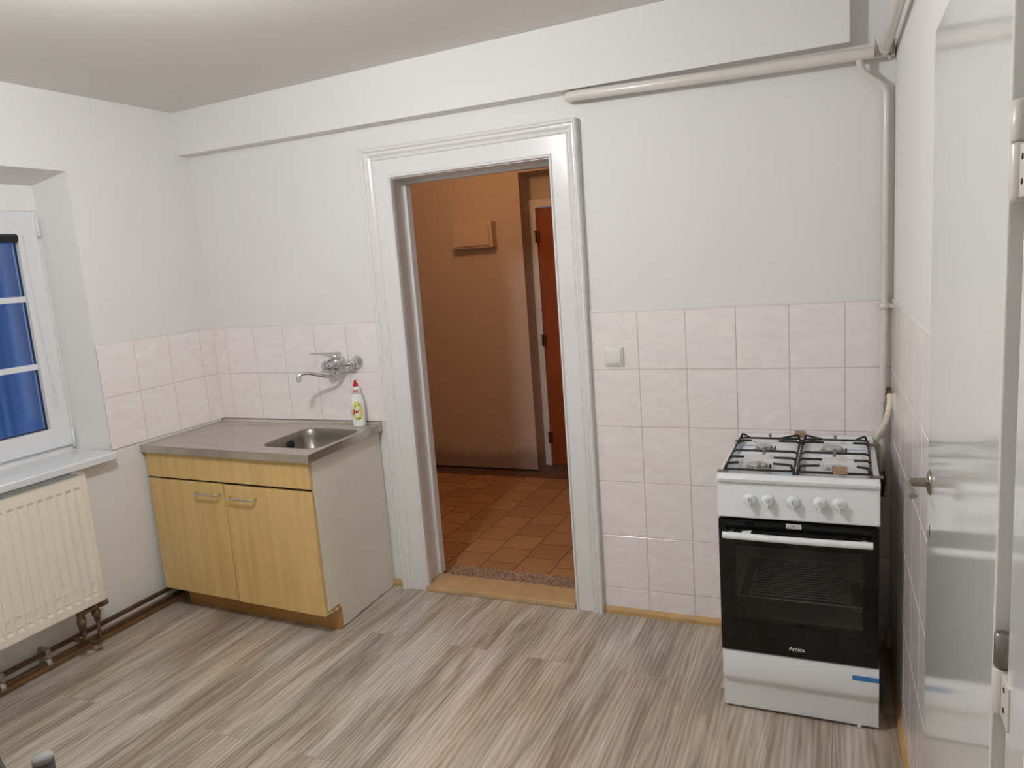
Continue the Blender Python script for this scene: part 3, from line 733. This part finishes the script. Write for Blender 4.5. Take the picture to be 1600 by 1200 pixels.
# ------------------------------------------------------------------ dish soap bottle
BX, BY, BZ = -1.408, -.062, ZT+.001
bot = thing('dish_soap_bottle', 'white dish soap bottle with red cap at the back corner of the sink', 'bottle', (BX, BY, BZ))
ang = math.radians(28); ur = Vector((math.cos(ang), math.sin(ang), 0)); un = Vector((math.sin(ang), -math.cos(ang), 0))
bm = NB()
lathe(bm, (BX, BY, BZ), (0, 0, 1), [(.029, 0), (.0315, .004), (.032, .03), (.034, .075), (.035, .105), (.032, .130), (.0265, .150), (.0215, .160), (.020, .164)], n=32, sx=1, sy=.66, u=ur)
body = obj('bottle_body', bm, 'bottle', bot, smooth=True)
bm = NB(); lathe(bm, (BX, BY, BZ+.163), (0, 0, 1), [(.019, 0), (.0225, .004), (.0215, .020), (.016, .034), (.013, .038)], n=28, sx=1, sy=.8, u=ur); obj('shoulder', bm, 'bottle', bot, smooth=True)
bm = NB(); lathe(bm, (BX, BY, BZ+.200), (0, 0, 1), [(.0125, 0), (.0135, .002), (.0135, .012), (.0085, .016), (.0065, .018), (.0065, .022), (.0095, .024), (.0095, .029), (.0, .030)], n=20); obj('cap', bm, 'red', bot, smooth=True)
def lab_patch(h0, h1, w, m, name, off, shape='ellipse', k=24, parent=body, rad=lambda h: .035, uo=0):
    """curved patch hugging the flattened bottle front"""
    bm = NB(); hc = (h0+h1)/2; hh = (h1-h0)/2
    def P(u, v):
        R = rad(hc+v*hh); x = max(-.98, min(.98, (uo+u*w)/R)); d = .66*R*math.sqrt(1-x*x)
        return Vector((BX, BY, BZ+hc+v*hh))+ur*(uo+u*w)+un*(d+off)
    rings_ = 5; prev = None; c = bm.verts.new(P(0, 0))
    for ri in range(1, rings_+1):
        q = ri/rings_; cur = []
        for j in range(k):
            a = 2*PI*j/k; u, v = math.cos(a), math.sin(a)
            if shape == 'rect':
                mm = max(abs(u), abs(v)); u, v = u/mm, v/mm
            cur.append(bm.verts.new(P(u*q, v*q)))
        for j in range(k):
            if prev is None: bm.faces.new((c, cur[j], cur[(j+1) % k]))
            else: bm.faces.new((prev[j], cur[j], cur[(j+1) % k], prev[(j+1) % k]))
        prev = cur
    return obj(name, bm, m, parent, smooth=True)
br_ = lambda h: .0325+.0025*min(1, max(0, (h-.03)/.075)) if h < .105 else .035-.003*(h-.105)/.025
lab = lab_patch(.030, .128, .0265, 'yellow', 'label_patch', .0012, rad=br_)
lab_patch(.050, .104, .0165, 'lblwhite', 'label_centre', .0020, rad=br_, uo=-.003)
text('Jar', .030, 'redink', facing(Vector((BX, BY, BZ+.078))+un*.0262-ur*.004, ur, (0, 0, 1)), body, 'brand_lettering', font_bold=True)
for uo, h in ((-.008, .104), (.010, .112)):
    lab_patch(h-.005, h+.005, .0026, 'ink', 'label_drop', .0030, rad=br_, uo=uo, k=10)
lab_patch(.040, .043, .010, 'ink', 'label_line', .0030, shape='rect', rad=br_, uo=.006, k=12)
def neck(h): return .0225
bm = NB()
for a in range(-6, 6):
    t0, t1 = a*.13, (a+1)*.13
    for (h0, h1) in ((.170, .1715), (.1845, .186)):
        q = [Vector((BX, BY, BZ+h))+ur*.0232*math.sin(t)+un*(.0186*math.cos(t)+.0004) for t, h in ((t0, h0), (t1, h0), (t1, h1), (t0, h1))]
        bm.faces.new([bm.verts.new(p) for p in q])
for (h0, h1) in ((.1755, .181),):
    for a in range(-4, 4):
        t0, t1 = a*.14, (a+.85)*.14
        q = [Vector((BX, BY, BZ+h))+ur*.0232*math.sin(t)+un*(.0186*math.cos(t)+.0004) for t, h in ((t0, h0), (t1, h0), (t1, h1), (t0, h1))]
        bm.faces.new([bm.verts.new(p) for p in q])
obj('neck_band', bm, 'redink', body)

# ------------------------------------------------------------------ cooker
CX0, CX1, CY0, CY1 = .415, .912, -.590, -.035
ck = thing('gas_cooker', 'white freestanding gas cooker with black glass oven door', 'cooker', (.6635, -.31, 0))
CM = (CX0+CX1)/2
bm = NB(); box(bm, CX0+.002, CX0+.020, CY0+.02, CY1, .015, .820); box(bm, CX1-.020, CX1-.002, CY0+.02, CY1, .015, .820)
box(bm, CX0+.01, CX1-.01, CY1-.012, CY1, .015, .82); box(bm, CX0+.01, CX1-.01, CY0+.02, CY1, .225, .245); box(bm, CX0+.01, CX1-.01, CY0+.02, CY1, .700, .712)
obj('body_shell', bm, 'enamelside', ck)
# control panel
bm = NB(); prism(bm, [(-.604, .712), (-.590, .832), (-.54, .832), (-.54, .712)], 0, CX0, CX1, bev=.003)
cp = obj('control_panel', bm, 'enamel', ck)
# hob top
bm = NB()
prism(bm, [(-.600, .834), (-.603, .845), (-.597, .855), (-.588, .859), (-.56, .857), (-.548, .850), (-.09, .850), (-.08, .857), (-.012, .860), (-.010, .834)], 0, CX0-.0, CX1+.0, bev=0)
bmesh.ops.bevel(bm, geom=[e for e in bm.edges if abs(e.verts[0].co.x-e.verts[1].co.x) < 1e-6 and min(e.verts[0].co.z, e.verts[1].co.z) > .846], offset=.004, segments=2, affect='EDGES')
for x0, x1 in ((CX0+.001, CX0+.018), (CX1-.018, CX1-.001)): box(bm, x0, x1, -.59, -.05, .848, .858, bev=.003)
for v in bm.verts:   # tapers slightly towards the wall
    k = (v.co.y+.6)/.6; v.co.x = CM+(v.co.x-CM)*(1-.012*k)
hob = obj('hob_plate', bm, 'enamel', ck, smooth=True)
for (x, y, r) in ((.534, -.475, .030), (.780, -.475, .022), (.534, -.225, .026), (.770, -.225, .033)):
    bm = NB(); lathe(bm, (x, y, .850), (0, 0, 1), [(r+.012, 0), (r+.010, .003), (r, .004), (r, .012), (r+.002, .013), (r+.002, .016), (r-.004, .0175), (0, .0175)])
    for i in range(16):
        a = 2*PI*i/16; box(bm, -.001, .001, r-.002, r+.0045, .856, .862, mtx=Matrix.Translation((x, y, 0)) @ Matrix.Rotation(a, 4, 'Z'))
    bu = obj('burner', bm, 'burner', hob)
    bm = NB(); lathe(bm, (x+r+.012, y+.004, .850), (0, 0, 1), [(.003, 0), (.003, .013), (.001, .014)], n=8); obj('igniter', bm, 'ink', bu)
# pan supports
GZ = .878
for gi, (gx0, gx1) in enumerate(((.436, .657), (.668, .888))):
    bm = NB(); gy0, gy1 = -.568, -.128; gm = (gx0+gx1)/2; ymid = (gy0+gy1)/2; r = .0042
    P = []
    for cx_, cy_, a0 in ((gx1-.018, gy1-.018, 0), (gx0+.018, gy1-.018, PI/2), (gx0+.018, gy0+.018, PI), (gx1-.018, gy0+.018, 1.5*PI)):
        for i in range(5):
            a = a0+i*PI/8; P.append((cx_+.018*math.cos(a), cy_+.018*math.sin(a), GZ-.008))
    tube(bm, P, r, n=8, closed=True)
    tube(bm, [(gx0, ymid, GZ-.006), (gx0+.012, ymid, GZ), (gx1-.012, ymid, GZ), (gx1, ymid, GZ-.006)], r, n=8)
    for yc in (-.475, -.225):
        for s, gx in ((1, gx0), (-1, gx1)):
            ln = .072 if (s == -1) == (gi == 0) else .05
            yy = yc+.02 if yc > -.3 else yc+.035
            tube(bm, [(gx, yy, GZ-.006), (gx+s*.010, yy, GZ+.001), (gx+s*ln, yy, GZ+.001)], r, n=8)
    for s, gx in ((1, gx0), (-1, gx1)):
        ln = .065 if (s == -1) == (gi == 0) else .04
        for (ye, sy) in ((gy0, 1), (gy1, -1)):
            tube(bm, sm([(gx+s*.004, ye+sy*.006, GZ-.008), (gx+s*.008, ye+sy*.010, GZ+.006), (gx+s*.016, ye+sy*.014, GZ+.009), (gx+s*ln, ye+sy*.042, GZ+.004)], 4), r, n=8)
        for ye in (gy0+.004, gy1-.004):
            tube(bm, [(gx, ye, GZ-.008), (gx, ye, .8505)], .005, n=8)
    gr = obj('pan_support', bm, 'iron', ck)
    for ya, yb_ in ((gy0-.004, gy0+.036), (ymid-.030, ymid+.034), (gy1-.004, gy1+.016)):
        obj('pan_finger', B(gm-.005, gm+.005, ya, yb_, GZ-.006, GZ+.007, bev=.0015), 'greyrub', gr)
for gx, y in ((CX0+.010, -.150), (CX1-.02, -.150), (CX0+.004, -.565), (CX1-.02, -.565)):
    bm = NB(); box(bm, gx-.006, gx+.030, y-.005, y+.005, .858, .866, bev=.001); obj('support_clip', bm, 'worn', hob)
for (x0, x1, y0, y1) in ((.455, .52, -.18, -.16), (.81, .87, -.205, -.188), (.60, .65, -.545, -.515), (.675, .72, -.52, -.50), (.44, .455, -.30, -.16)):
    bm = NB(); box(bm, x0, x1, y0, y1, .8503, .8510); obj('protective_film', bm, 'film', hob, label='pale blue protective film strip')
# igniter wire loop marks behind grates
bm = NB(); tube(bm, [(.585, -.115, .8605), (.655, -.112, .863), (.735, -.118, .8605)], .0012, n=6); obj('loose_wire', bm, 'ink', hob)
# knobs
for x in (.520, .577, .656, .737, .793):
    o_ = Vector((x, -.599, .776)); nd = Vector((0, -1, .117)).normalized()
    bm = NB(); lathe(bm, o_, nd, [(.0215, 0), (.0215, .002), (.0195, .004), (.0165, .008), (.0150, .020), (.0130, .023)], n=28)
    box(bm, -.0045, .0045, -.030, -.006, -.021, .016, bev=.002, mtx=Matrix.Translation(o_))
    kn = obj('knob', bm, 'enamel', cp, smooth=True)
    bm = NB(); box(bm, -.0009, .0009, -.0306, -.0300, .000, .014, mtx=Matrix.Translation(o_)); obj('knob_mark', bm, 'ink', kn)
    bm = NB(); box(bm, x-.0008, x+.0008, -.5985-.0012, -.5985+.002, .800, .804)
    bm.free()
# oven cavity
bm = NB(); cx0, cx1, cy0, cy1, c0, c1 = .452, .876, -.572, -.100, .300, .665; w = .006
box(bm, cx0-w, cx0, cy0, cy1, c0-w, c1+w); box(bm, cx1, cx1+w, cy0, cy1, c0-w, c1+w); box(bm, cx0-w, cx1+w, cy1, cy1+w, c0-w, c1+w)
box(bm, cx0, cx1, cy0, cy1, c0-w, c0); box(bm, cx0, cx1, cy0, cy1, c1, c1+w)
for zz_ in (.36, .45, .54): 
    box(bm, cx0, cx0+.006, cy0+.02, cy1-.02, zz_-.004, zz_); box(bm, cx1-.006, cx1, cy0+.02, cy1-.02, zz_-.004, zz_)
obj('oven_cavity', bm, 'cav', ck)
bm = NB(); rz = .385; tube(bm, [(cx0+.008, -.500, rz), (cx1-.008, -.500, rz)], .0026, n=6); tube(bm, [(cx0+.008, -.13, rz), (cx1-.008, -.13, rz)], .0026, n=6)
tube(bm, [(cx0+.008, -.500, rz), (cx0+.008, -.13, rz)], .0026, n=6); tube(bm, [(cx1-.008, -.500, rz), (cx1-.008, -.13, rz)], .0026, n=6)
for i in range(16):
    y = -.478+i*.0215; tube(bm, [(cx0+.05, y, rz+.003), (cx1-.05, y, rz+.003)], .0016, n=6)
for x in (cx0+.05, cx1-.05): tube(bm, [(x, -.500, rz), (x, -.13, rz)], .002, n=6)
tube(bm, [(cx1-.05, -.5, rz), (cx1-.035, -.505, rz-.004), (cx1-.022, -.505, rz-.016), (cx1-.009, -.505, rz+.012)], .0016, n=6)
tag(obj('oven_rack', bm, 'wire'), 'shiny wire shelf inside the oven behind the dark glass', 'oven rack')
# oven door
ody0, ody1 = -.612, -.580
bm = NB(); z0_, z1_ = .236, .706; wx0, wx1, wz0, wz1 = .468, .862, .346, .618
for a in ((CX0+.003, wx0, z0_, z1_), (wx1, CX1-.003, z0_, z1_), (wx0, wx1, z0_, wz0), (wx0, wx1, wz1, z1_)): box(bm, a[0], a[1], ody0, ody1, a[2], a[3])
od = obj('oven_door', bm, 'black', ck)
obj('door_window', B(wx0, wx1, ody0+.0002, ody0+.004, wz0, wz1), 'ovenglass', od)
hy_ = -.655
bm = NB(); tube(bm, sm([(.437, hy_, .667), (.55, hy_-.004, .667), (.66, hy_-.006, .667), (.78, hy_-.004, .667), (.890, hy_, .667)], 6), .0115, n=16)
for x in (.460, .867): box(bm, x-.008, x+.008, hy_, ody0+.002, .655, .665, bev=.002)
obj('handle', bm, 'enamel', od, smooth=True)
bm = NB(); prism(bm, [(.498, .6795), (.512, .6775), (.516, .670), (.524, .670), (.530, .689), (.500, .6845)], 1, -.660, -.655); obj('handle_tag', bm, 'bottle', od, label='white plastic tag end on the oven handle')
bm = NB(); box(bm, .634, .681, ody0-.0012, ody0, .6885, .7045, bev=.0004); bd = obj('badge', bm, 'badge', od)
bm = NB()
for x in (.6405, .6735): box(bm, x-.001, x+.001, ody0-.0018, ody0-.001, .6915, .6985)
box(bm, .646, .668, ody0-.0018, ody0-.001, .6925, .6935); box(bm, .648, .666, ody0-.0018, ody0-.001, .6985, .6995); lathe(bm, (.657, ody0-.001, .698), (0, -1, 0), [(.0025, 0), (.0025, .0008)], n=10)
obj('badge_print', bm, 'ink', bd)
text('Amica', .0195, 'badge', facing((.662, ody0-.0006, .265), (1, 0, 0), (0, 0, 1)), od, 'brand_lettering', font_bold=True)
# drawer front: upper bulge then step in
bm = NB(); prism(bm, [(-.604, .2285), (-.607, .224), (-.609, .140), (-.606, .122), (-.596, .112), (-.592, .100), (-.594, .030), (-.590, .012), (-.560, .012), (-.560, .2285)], 0, CX0+.004, CX1-.001, bev=0)
dr = obj('drawer_front', bm, 'enamel', ck, smooth=True)
bm = NB(); prism(bm, [(-.6085, .118), (-.596, .112), (-.6100, .150), (-.6100, .2285), (-.575, .2285), (-.575, .12)], 0, CX0+.002, CX0+.006); prism(bm, [(-.6085, .118), (-.596, .112), (-.6100, .150), (-.6100, .2285), (-.575, .2285), (-.575, .12)], 0, CX1-.004, CX1); bm.free()
bm = NB()
for x in (CX0+.05, CX1-.055):
    for y in (-.565, -.08): lathe(bm, (x, y, 0), (0, 0, 1), [(.012, 0), (.012, .006), (.006, .008), (.006, .016)], n=12)
obj('foot', bm, 'pvc', ck) if False else bm.free()
for x in (CX0+.05, CX1-.055):
    for y in (-.565, -.08):
        bm = NB(); lathe(bm, (x, y, 0), (0, 0, 1), [(.012, 0), (.012, .006), (.006, .008), (.006, .018)], n=12); obj('foot', bm, 'pvc', ck)
bm = NB(); lathe(bm, (CX1-.058, -.587, 0.0), (0, 0, 1), [(.006, 0), (.007, .004), (.005, .018)], n=10); obj('foot', bm, 'pvc', ck)
# blue tape
tp = obj('blue_tape', B(.832, CX1-.0012, -.6100, -.6092, .183, .199), 'tape'); tag(tp, 'strip of blue tape on the white cooker drawer front', 'tape')
# brown foam pieces
bm = NB(); box(bm, -.020, .020, -.004, .004, -.013, .013, mtx=Matrix.Translation((.655, -.122, .887)) @ Matrix.Rotation(-.35, 4, 'X') @ Matrix.Rotation(.08, 4, 'Y'))
tag(obj('foam_block', bm, 'card'), 'small brown foam block between the pan supports at the back of the hob', 'packing foam', 'brown packing pieces on the hob')
bm = NB(); box(bm, -.021, .021, -.004, .004, -.012, .012, mtx=Matrix.Translation((.797, -.576, .882)) @ Matrix.Rotation(-.30, 4, 'X') @ Matrix.Rotation(-.05, 4, 'Y'))
tag(obj('foam_block', bm, 'card'), 'small brown foam block on the front right pan support edge', 'packing foam', 'brown packing pieces on the hob')

# ------------------------------------------------------------------ light switch
sw = thing('light_switch', 'white square light switch on the tiles right of the doorway', 'light switch', (-.093, -.006, 1.184))
bm = NB(); box(bm, -.134, -.052, -.017, -.006, 1.143, 1.225, bev=.005, seg=3); obj('switch_frame', bm, 'switch', sw, smooth=True)
bm = NB(); box(bm, -.124, -.062, -.022, -.0165, 1.153, 1.215, bev=.003, seg=3); obj('rocker', bm, 'switch', sw, smooth=True)

# ------------------------------------------------------------------ painted pipes upper right
bm = NB(); A = [(-.222, .0, 2.262), (-.222, -.030, 2.260), (-.215, -.050, 2.259), (-.195, -.060, 2.258)]
tube(bm, sm(A, 5)+[Vector((.4, -.060, 2.245)), Vector((.905, -.060, 2.238))], .0205, n=18)
tag(obj('heating_pipe', bm, 'pipe', smooth=True), 'long white painted pipe running level under the beam to the right corner', 'pipe')
bm = NB(); tube(bm, [(.941, -.085, 2.245), (.950, -.60, 2.258), (.985, -2.0, 2.30), (1.02, YF+.02, 2.36)], .0185, n=18)
lathe(bm, (.941, -.095, 2.245), (0, 1, 0), [(.0215, 0), (.023, .01), (.023, .03), (.0205, .035), (.012, .036)], n=18)
tag(obj('heating_pipe', bm, 'pipe', smooth=True), 'white painted pipe running along the right wall towards the viewer under the ceiling', 'pipe')
bm = NB(); box(bm, .905, .972, -.050, -.001, 2.222, 2.262, bev=.004); tube(bm, [(.912, -.05, 2.262), (.905, -.066, 2.285)], .004, n=8); tube(bm, [(.955, -.05, 2.225), (.952, -.082, 2.205)], .004, n=8); tube(bm, [(.962, -.045, 2.25), (.968, -.10, 2.262)], .004, n=8)
tag(obj('pipe_bracket', bm, 'pipe'), 'lumpy painted bracket where the two upper pipes meet in the corner', 'bracket')
bm = NB(); A = [(.858, -.058, 2.225), (.862, -.052, 2.205), (.874, -.040, 2.182), (.900, -.034, 2.158), (.928, -.032, 2.135), (.944, -.030, 2.105), (.946, -.030, 2.07)]
tube(bm, sm(A, 6)+[Vector((.946, -.030, 1.8)), Vector((.944, -.030, 1.35)), Vector((.9395, -.030, 1.0)), Vector((.936, -.030, .73))], .0115, n=16)
for z, x in ((1.005, .9397), (.995, .9397)): lathe(bm, (x, -.030, z), (0, 0, 1), [(.0115, 0), (.0135, .002), (.0135, .006), (.0115, .008)], n=16)
gp = tag(obj('gas_pipe', bm, 'pipe', smooth=True), 'thin white vertical gas pipe bending down the right corner to behind the cooker', 'pipe')
bm = NB(); lathe(bm, (.944, -.030, 1.345), (0, 0, 1), [(.0125, 0), (.0165, .0), (.0165, .022), (.0125, .022)], n=16); box(bm, .918, .932, -.036, -.024, 1.349, 1.363, bev=.002)
box(bm, .956, .978, -.036, -.024, 1.349, 1.363, bev=.002); tube(bm, [(.944, -.03, 1.356), (.944, -.002, 1.356)], .004, n=8)
tag(obj('pipe_clamp', bm, 'pipe'), 'painted clamp holding the vertical gas pipe at the tile top edge', 'pipe clamp')
bm = NB(); tube(bm, [(.9355, -.030, .732), (.934, -.030, .70), (.934, -.032, .63)], [.015, .018, .014], n=10)
for i in range(14):
    a = i*1.7; tube(bm, [(.934+.014*math.cos(a), -.030+.014*math.sin(a), .72), (.934+.020*math.cos(a+.4), -.030+.018*math.sin(a+.4), .69+random.uniform(-.02, .02))], .0016, n=5)
tag(obj('pipe_joint', bm, 'valve'), 'rough hemp wrapped joint at the lower end of the gas pipe behind cooker', 'pipe fitting')
# corrugated hose
hose = thing('gas_hose', 'cream corrugated gas hose curving from corner valve to behind the cooker', 'hose', (.955, -.05, 1.03))
bm = NB(); C_ = sm([(.9635, -.034, 1.024), (.964, -.050, 1.010), (.961, -.062, .985), (.952, -.070, .940), (.938, -.062, .900), (.924, -.040, .868), (.921, -.020, .83), (.921, -.018, .78)], 16)
rr = []
for i, p in enumerate(C_):
    z = p.z; rr.append(.0105+(.0018 if i % 3 == 1 else -.0012) if .885 < z < .975 else .0108)
tube(bm, C_, rr, n=14); obj('hose_body', bm, 'hose', hose)
bm = NB(); lathe(bm, (.962, -.012, 1.030), (0, -1, -.1), [(.019, -.005), (.019, .004), (.014, .008), (.014, .026)], n=14); obj('valve_rose', bm, 'valve', hose)

# small stop on the right skirting and fixing marks
bm = NB(); lathe(bm, (rx(-.20)-.020, -.20, .10), (0, 0, 1), [(.010, 0), (.014, .008), (.014, .07), (.010, .08)], n=14); box(bm, rx(-.2)-.02, rx(-.2)-.006, -.206, -.194, .11, .17)
tag(obj('wall_stop', bm, 'greyclip'), 'small pale rounded plastic stop low on the tiles right of cooker', 'door stop')

# ------------------------------------------------------------------ open glossy door on the right
P0 = Vector((.976, -1.300, 0)); P1 = Vector((.977, -2.085, 0)); ddir = (P1-P0).normalized(); dn = Vector((-1, 0, 0)); dn = (dn-ddir*dn.dot(ddir)).normalized()
Md = Matrix(((ddir.x, -dn.x, 0, P0.x), (ddir.y, -dn.y, 0, P0.y), (0, 0, 1, 0), (0, 0, 0, 1)))   # local: x along leaf to hinge, y into the wall, z up
DWid = (P1-P0).length
bm = NB(); box(bm, 0, DWid, 0, .018, .012, 2.005, bev=.004, seg=3, mtx=Md)
leaf = struct('door_3', bm, 'leaf')
bm = NB(); o_ = Md @ Vector((.055, 0, 1.09)); lathe(bm, o_, dn, [(.026, 0), (.026, .003), (.022, .006), (.010, .008), (.010, .010)], n=28)
hn = obj('handle_rose', bm, 'satin', leaf)
bm = NB(); tube(bm, [o_+dn*.006, o_+dn*.040], .0100, n=16)
e1 = o_+dn*.040
tube(bm, sm([e1-dn*.004, e1+dn*.004+ddir*.012, e1+dn*.004+ddir*.05, e1+dn*.0+ddir*.100], 6), .0080, n=12, flat=.75)
obj('lever', bm, 'satin', hn, smooth=True)
bm = NB(); o2 = Md @ Vector((.055, 0, .985)); box(bm, -.002, .002, -.0008, .004, -.016, .010, mtx=Matrix.Translation(o2) @ Md.to_3x3().to_4x4())
obj('keyhole', bm, 'ink', leaf)
# frame of that door
bm = NB(); box(bm, .985, 1.33, RY1-.10, RY1+.003, 0, 2.10, bev=.005)
box(bm, 1.0, 1.33, RY1+.002, RY1+.02, 0, 2.05)
box(bm, .985, 1.33, RY0-.01, RY0+.09, 0, 2.10, bev=.005); box(bm, .985, 1.33, RY0+.02, RY1-.05, 2.03, 2.12, bev=.005)
fr = struct('trim_2', bm, 'gloss')
for (z, m_) in ((1.703, 'pipe'), (1.088, 'worn'), (.30, 'worn')):
    hp = Vector((.984, -2.104, z))
    bm = NB(); lathe(bm, hp, (0, 0, 1), [(.006, .044), (.0095, .042), (.0095, .002), (.0085, .0)], n=16); hi_ = obj('hinge_pin', bm, m_, leaf, label='bare worn metal upper half of hinge' if m_ == 'worn' else None)
    bm = NB(); lathe(bm, hp, (0, 0, 1), [(.0085, -.002), (.0095, -.004), (.0095, -.058), (.007, -.066)], n=16); box(bm, .9825, .990, -2.150, -2.104, z-.060, z-.004, bev=.001); hk = obj('hinge_knuckle', bm, 'pipe', leaf)
    for dz in (-.018, -.044):
        bm = NB(); lathe(bm, (.9828, -2.128, z+dz), (-1, 0, 0), [(.0035, 0), (.0035, .0012), (0, .0014)], n=10); obj('screw', bm, 'ink', hk)

# ------------------------------------------------------------------ kitchen ceiling lamp (above the frame)
t = thing('ceiling_lamp', 'round glowing ceiling lamp in the middle of the kitchen ceiling', 'ceiling lamp', (LAMP.x, LAMP.y, cz(LAMP.x)))
bm = NB(); lathe(bm, (LAMP.x, LAMP.y, cz(LAMP.x)), (0, 0, -1), [(.06, 0), (.06, .02), (.045, .05), (.04, .06)]); obj('lamp_base', bm, 'pvc', t)
bm = NB(); bmesh.ops.create_icosphere(bm, subdivisions=3, radius=.085, matrix=Matrix.Translation(LAMP)); obj('globe', bm, 'glow', t, smooth=True)

# ------------------------------------------------------------------ chair whose posts show bottom left
pA = CAM+1.05*(fw+rt*((66-800)/F)-up*((1182-600)/F)); pB = CAM+1.42*(fw+rt*((-17-800)/F)-up*((1165-600)/F))
ch = thing('chair', 'dark metal tube chair with grey capped back posts at the bottom left corner', 'chair', (pA.x, pA.y, 0))
H = pA.z
for p in (pA, pB):
    bm = NB(); tube(bm, [(p.x, p.y, 0), (p.x, p.y, H-.004)], .0135, n=18); lg = obj('back_post', bm, 'chairmetal', ch)
    bm = NB(); lathe(bm, (p.x, p.y, H-.006), (0, 0, 1), [(.0137, 0), (.0137, .006), (0, .0068)], n=18); obj('cap', bm, 'cap', lg)
d_ = Vector((pB.x-pA.x, pB.y-pA.y, 0)).normalized(); q_ = Vector((-d_.y, d_.x, 0)); q_ = q_ if q_.x < 0 else -q_
for p in (pA, pB):
    bm = NB(); f0 = Vector((p.x, p.y, 0))+q_*.38; tube(bm, [f0, f0+Vector((0, 0, .44))], .0125, n=14); obj('leg', bm, 'chairmetal', ch)
a_, b_ = Vector((pA.x, pA.y, 0)), Vector((pB.x, pB.y, 0))
def slab(c4, z0, z1):
    bm = NB(); A = [bm.verts.new((c.x, c.y, z0)) for c in c4]; Bv = [bm.verts.new((c.x, c.y, z1)) for c in c4]
    bm.faces.new(A[::-1]); bm.faces.new(Bv)
    for i in range(4): bm.faces.new((A[i], A[(i+1) % 4], Bv[(i+1) % 4], Bv[i]))
    bmesh.ops.bevel(bm, geom=bm.edges[:], offset=.008, segments=2, affect='EDGES'); return bm
obj('seat', slab([a_-d_*.01+q_*.016, b_+d_*.01+q_*.016, b_+d_*.01+q_*.40, a_-d_*.01+q_*.40], .44, .47), 'seat', ch)
obj('backrest', slab([a_+d_*.012-q_*.008, b_-d_*.012-q_*.008, b_-d_*.012+q_*.008, a_+d_*.012+q_*.008], .62, .78), 'seat', ch)
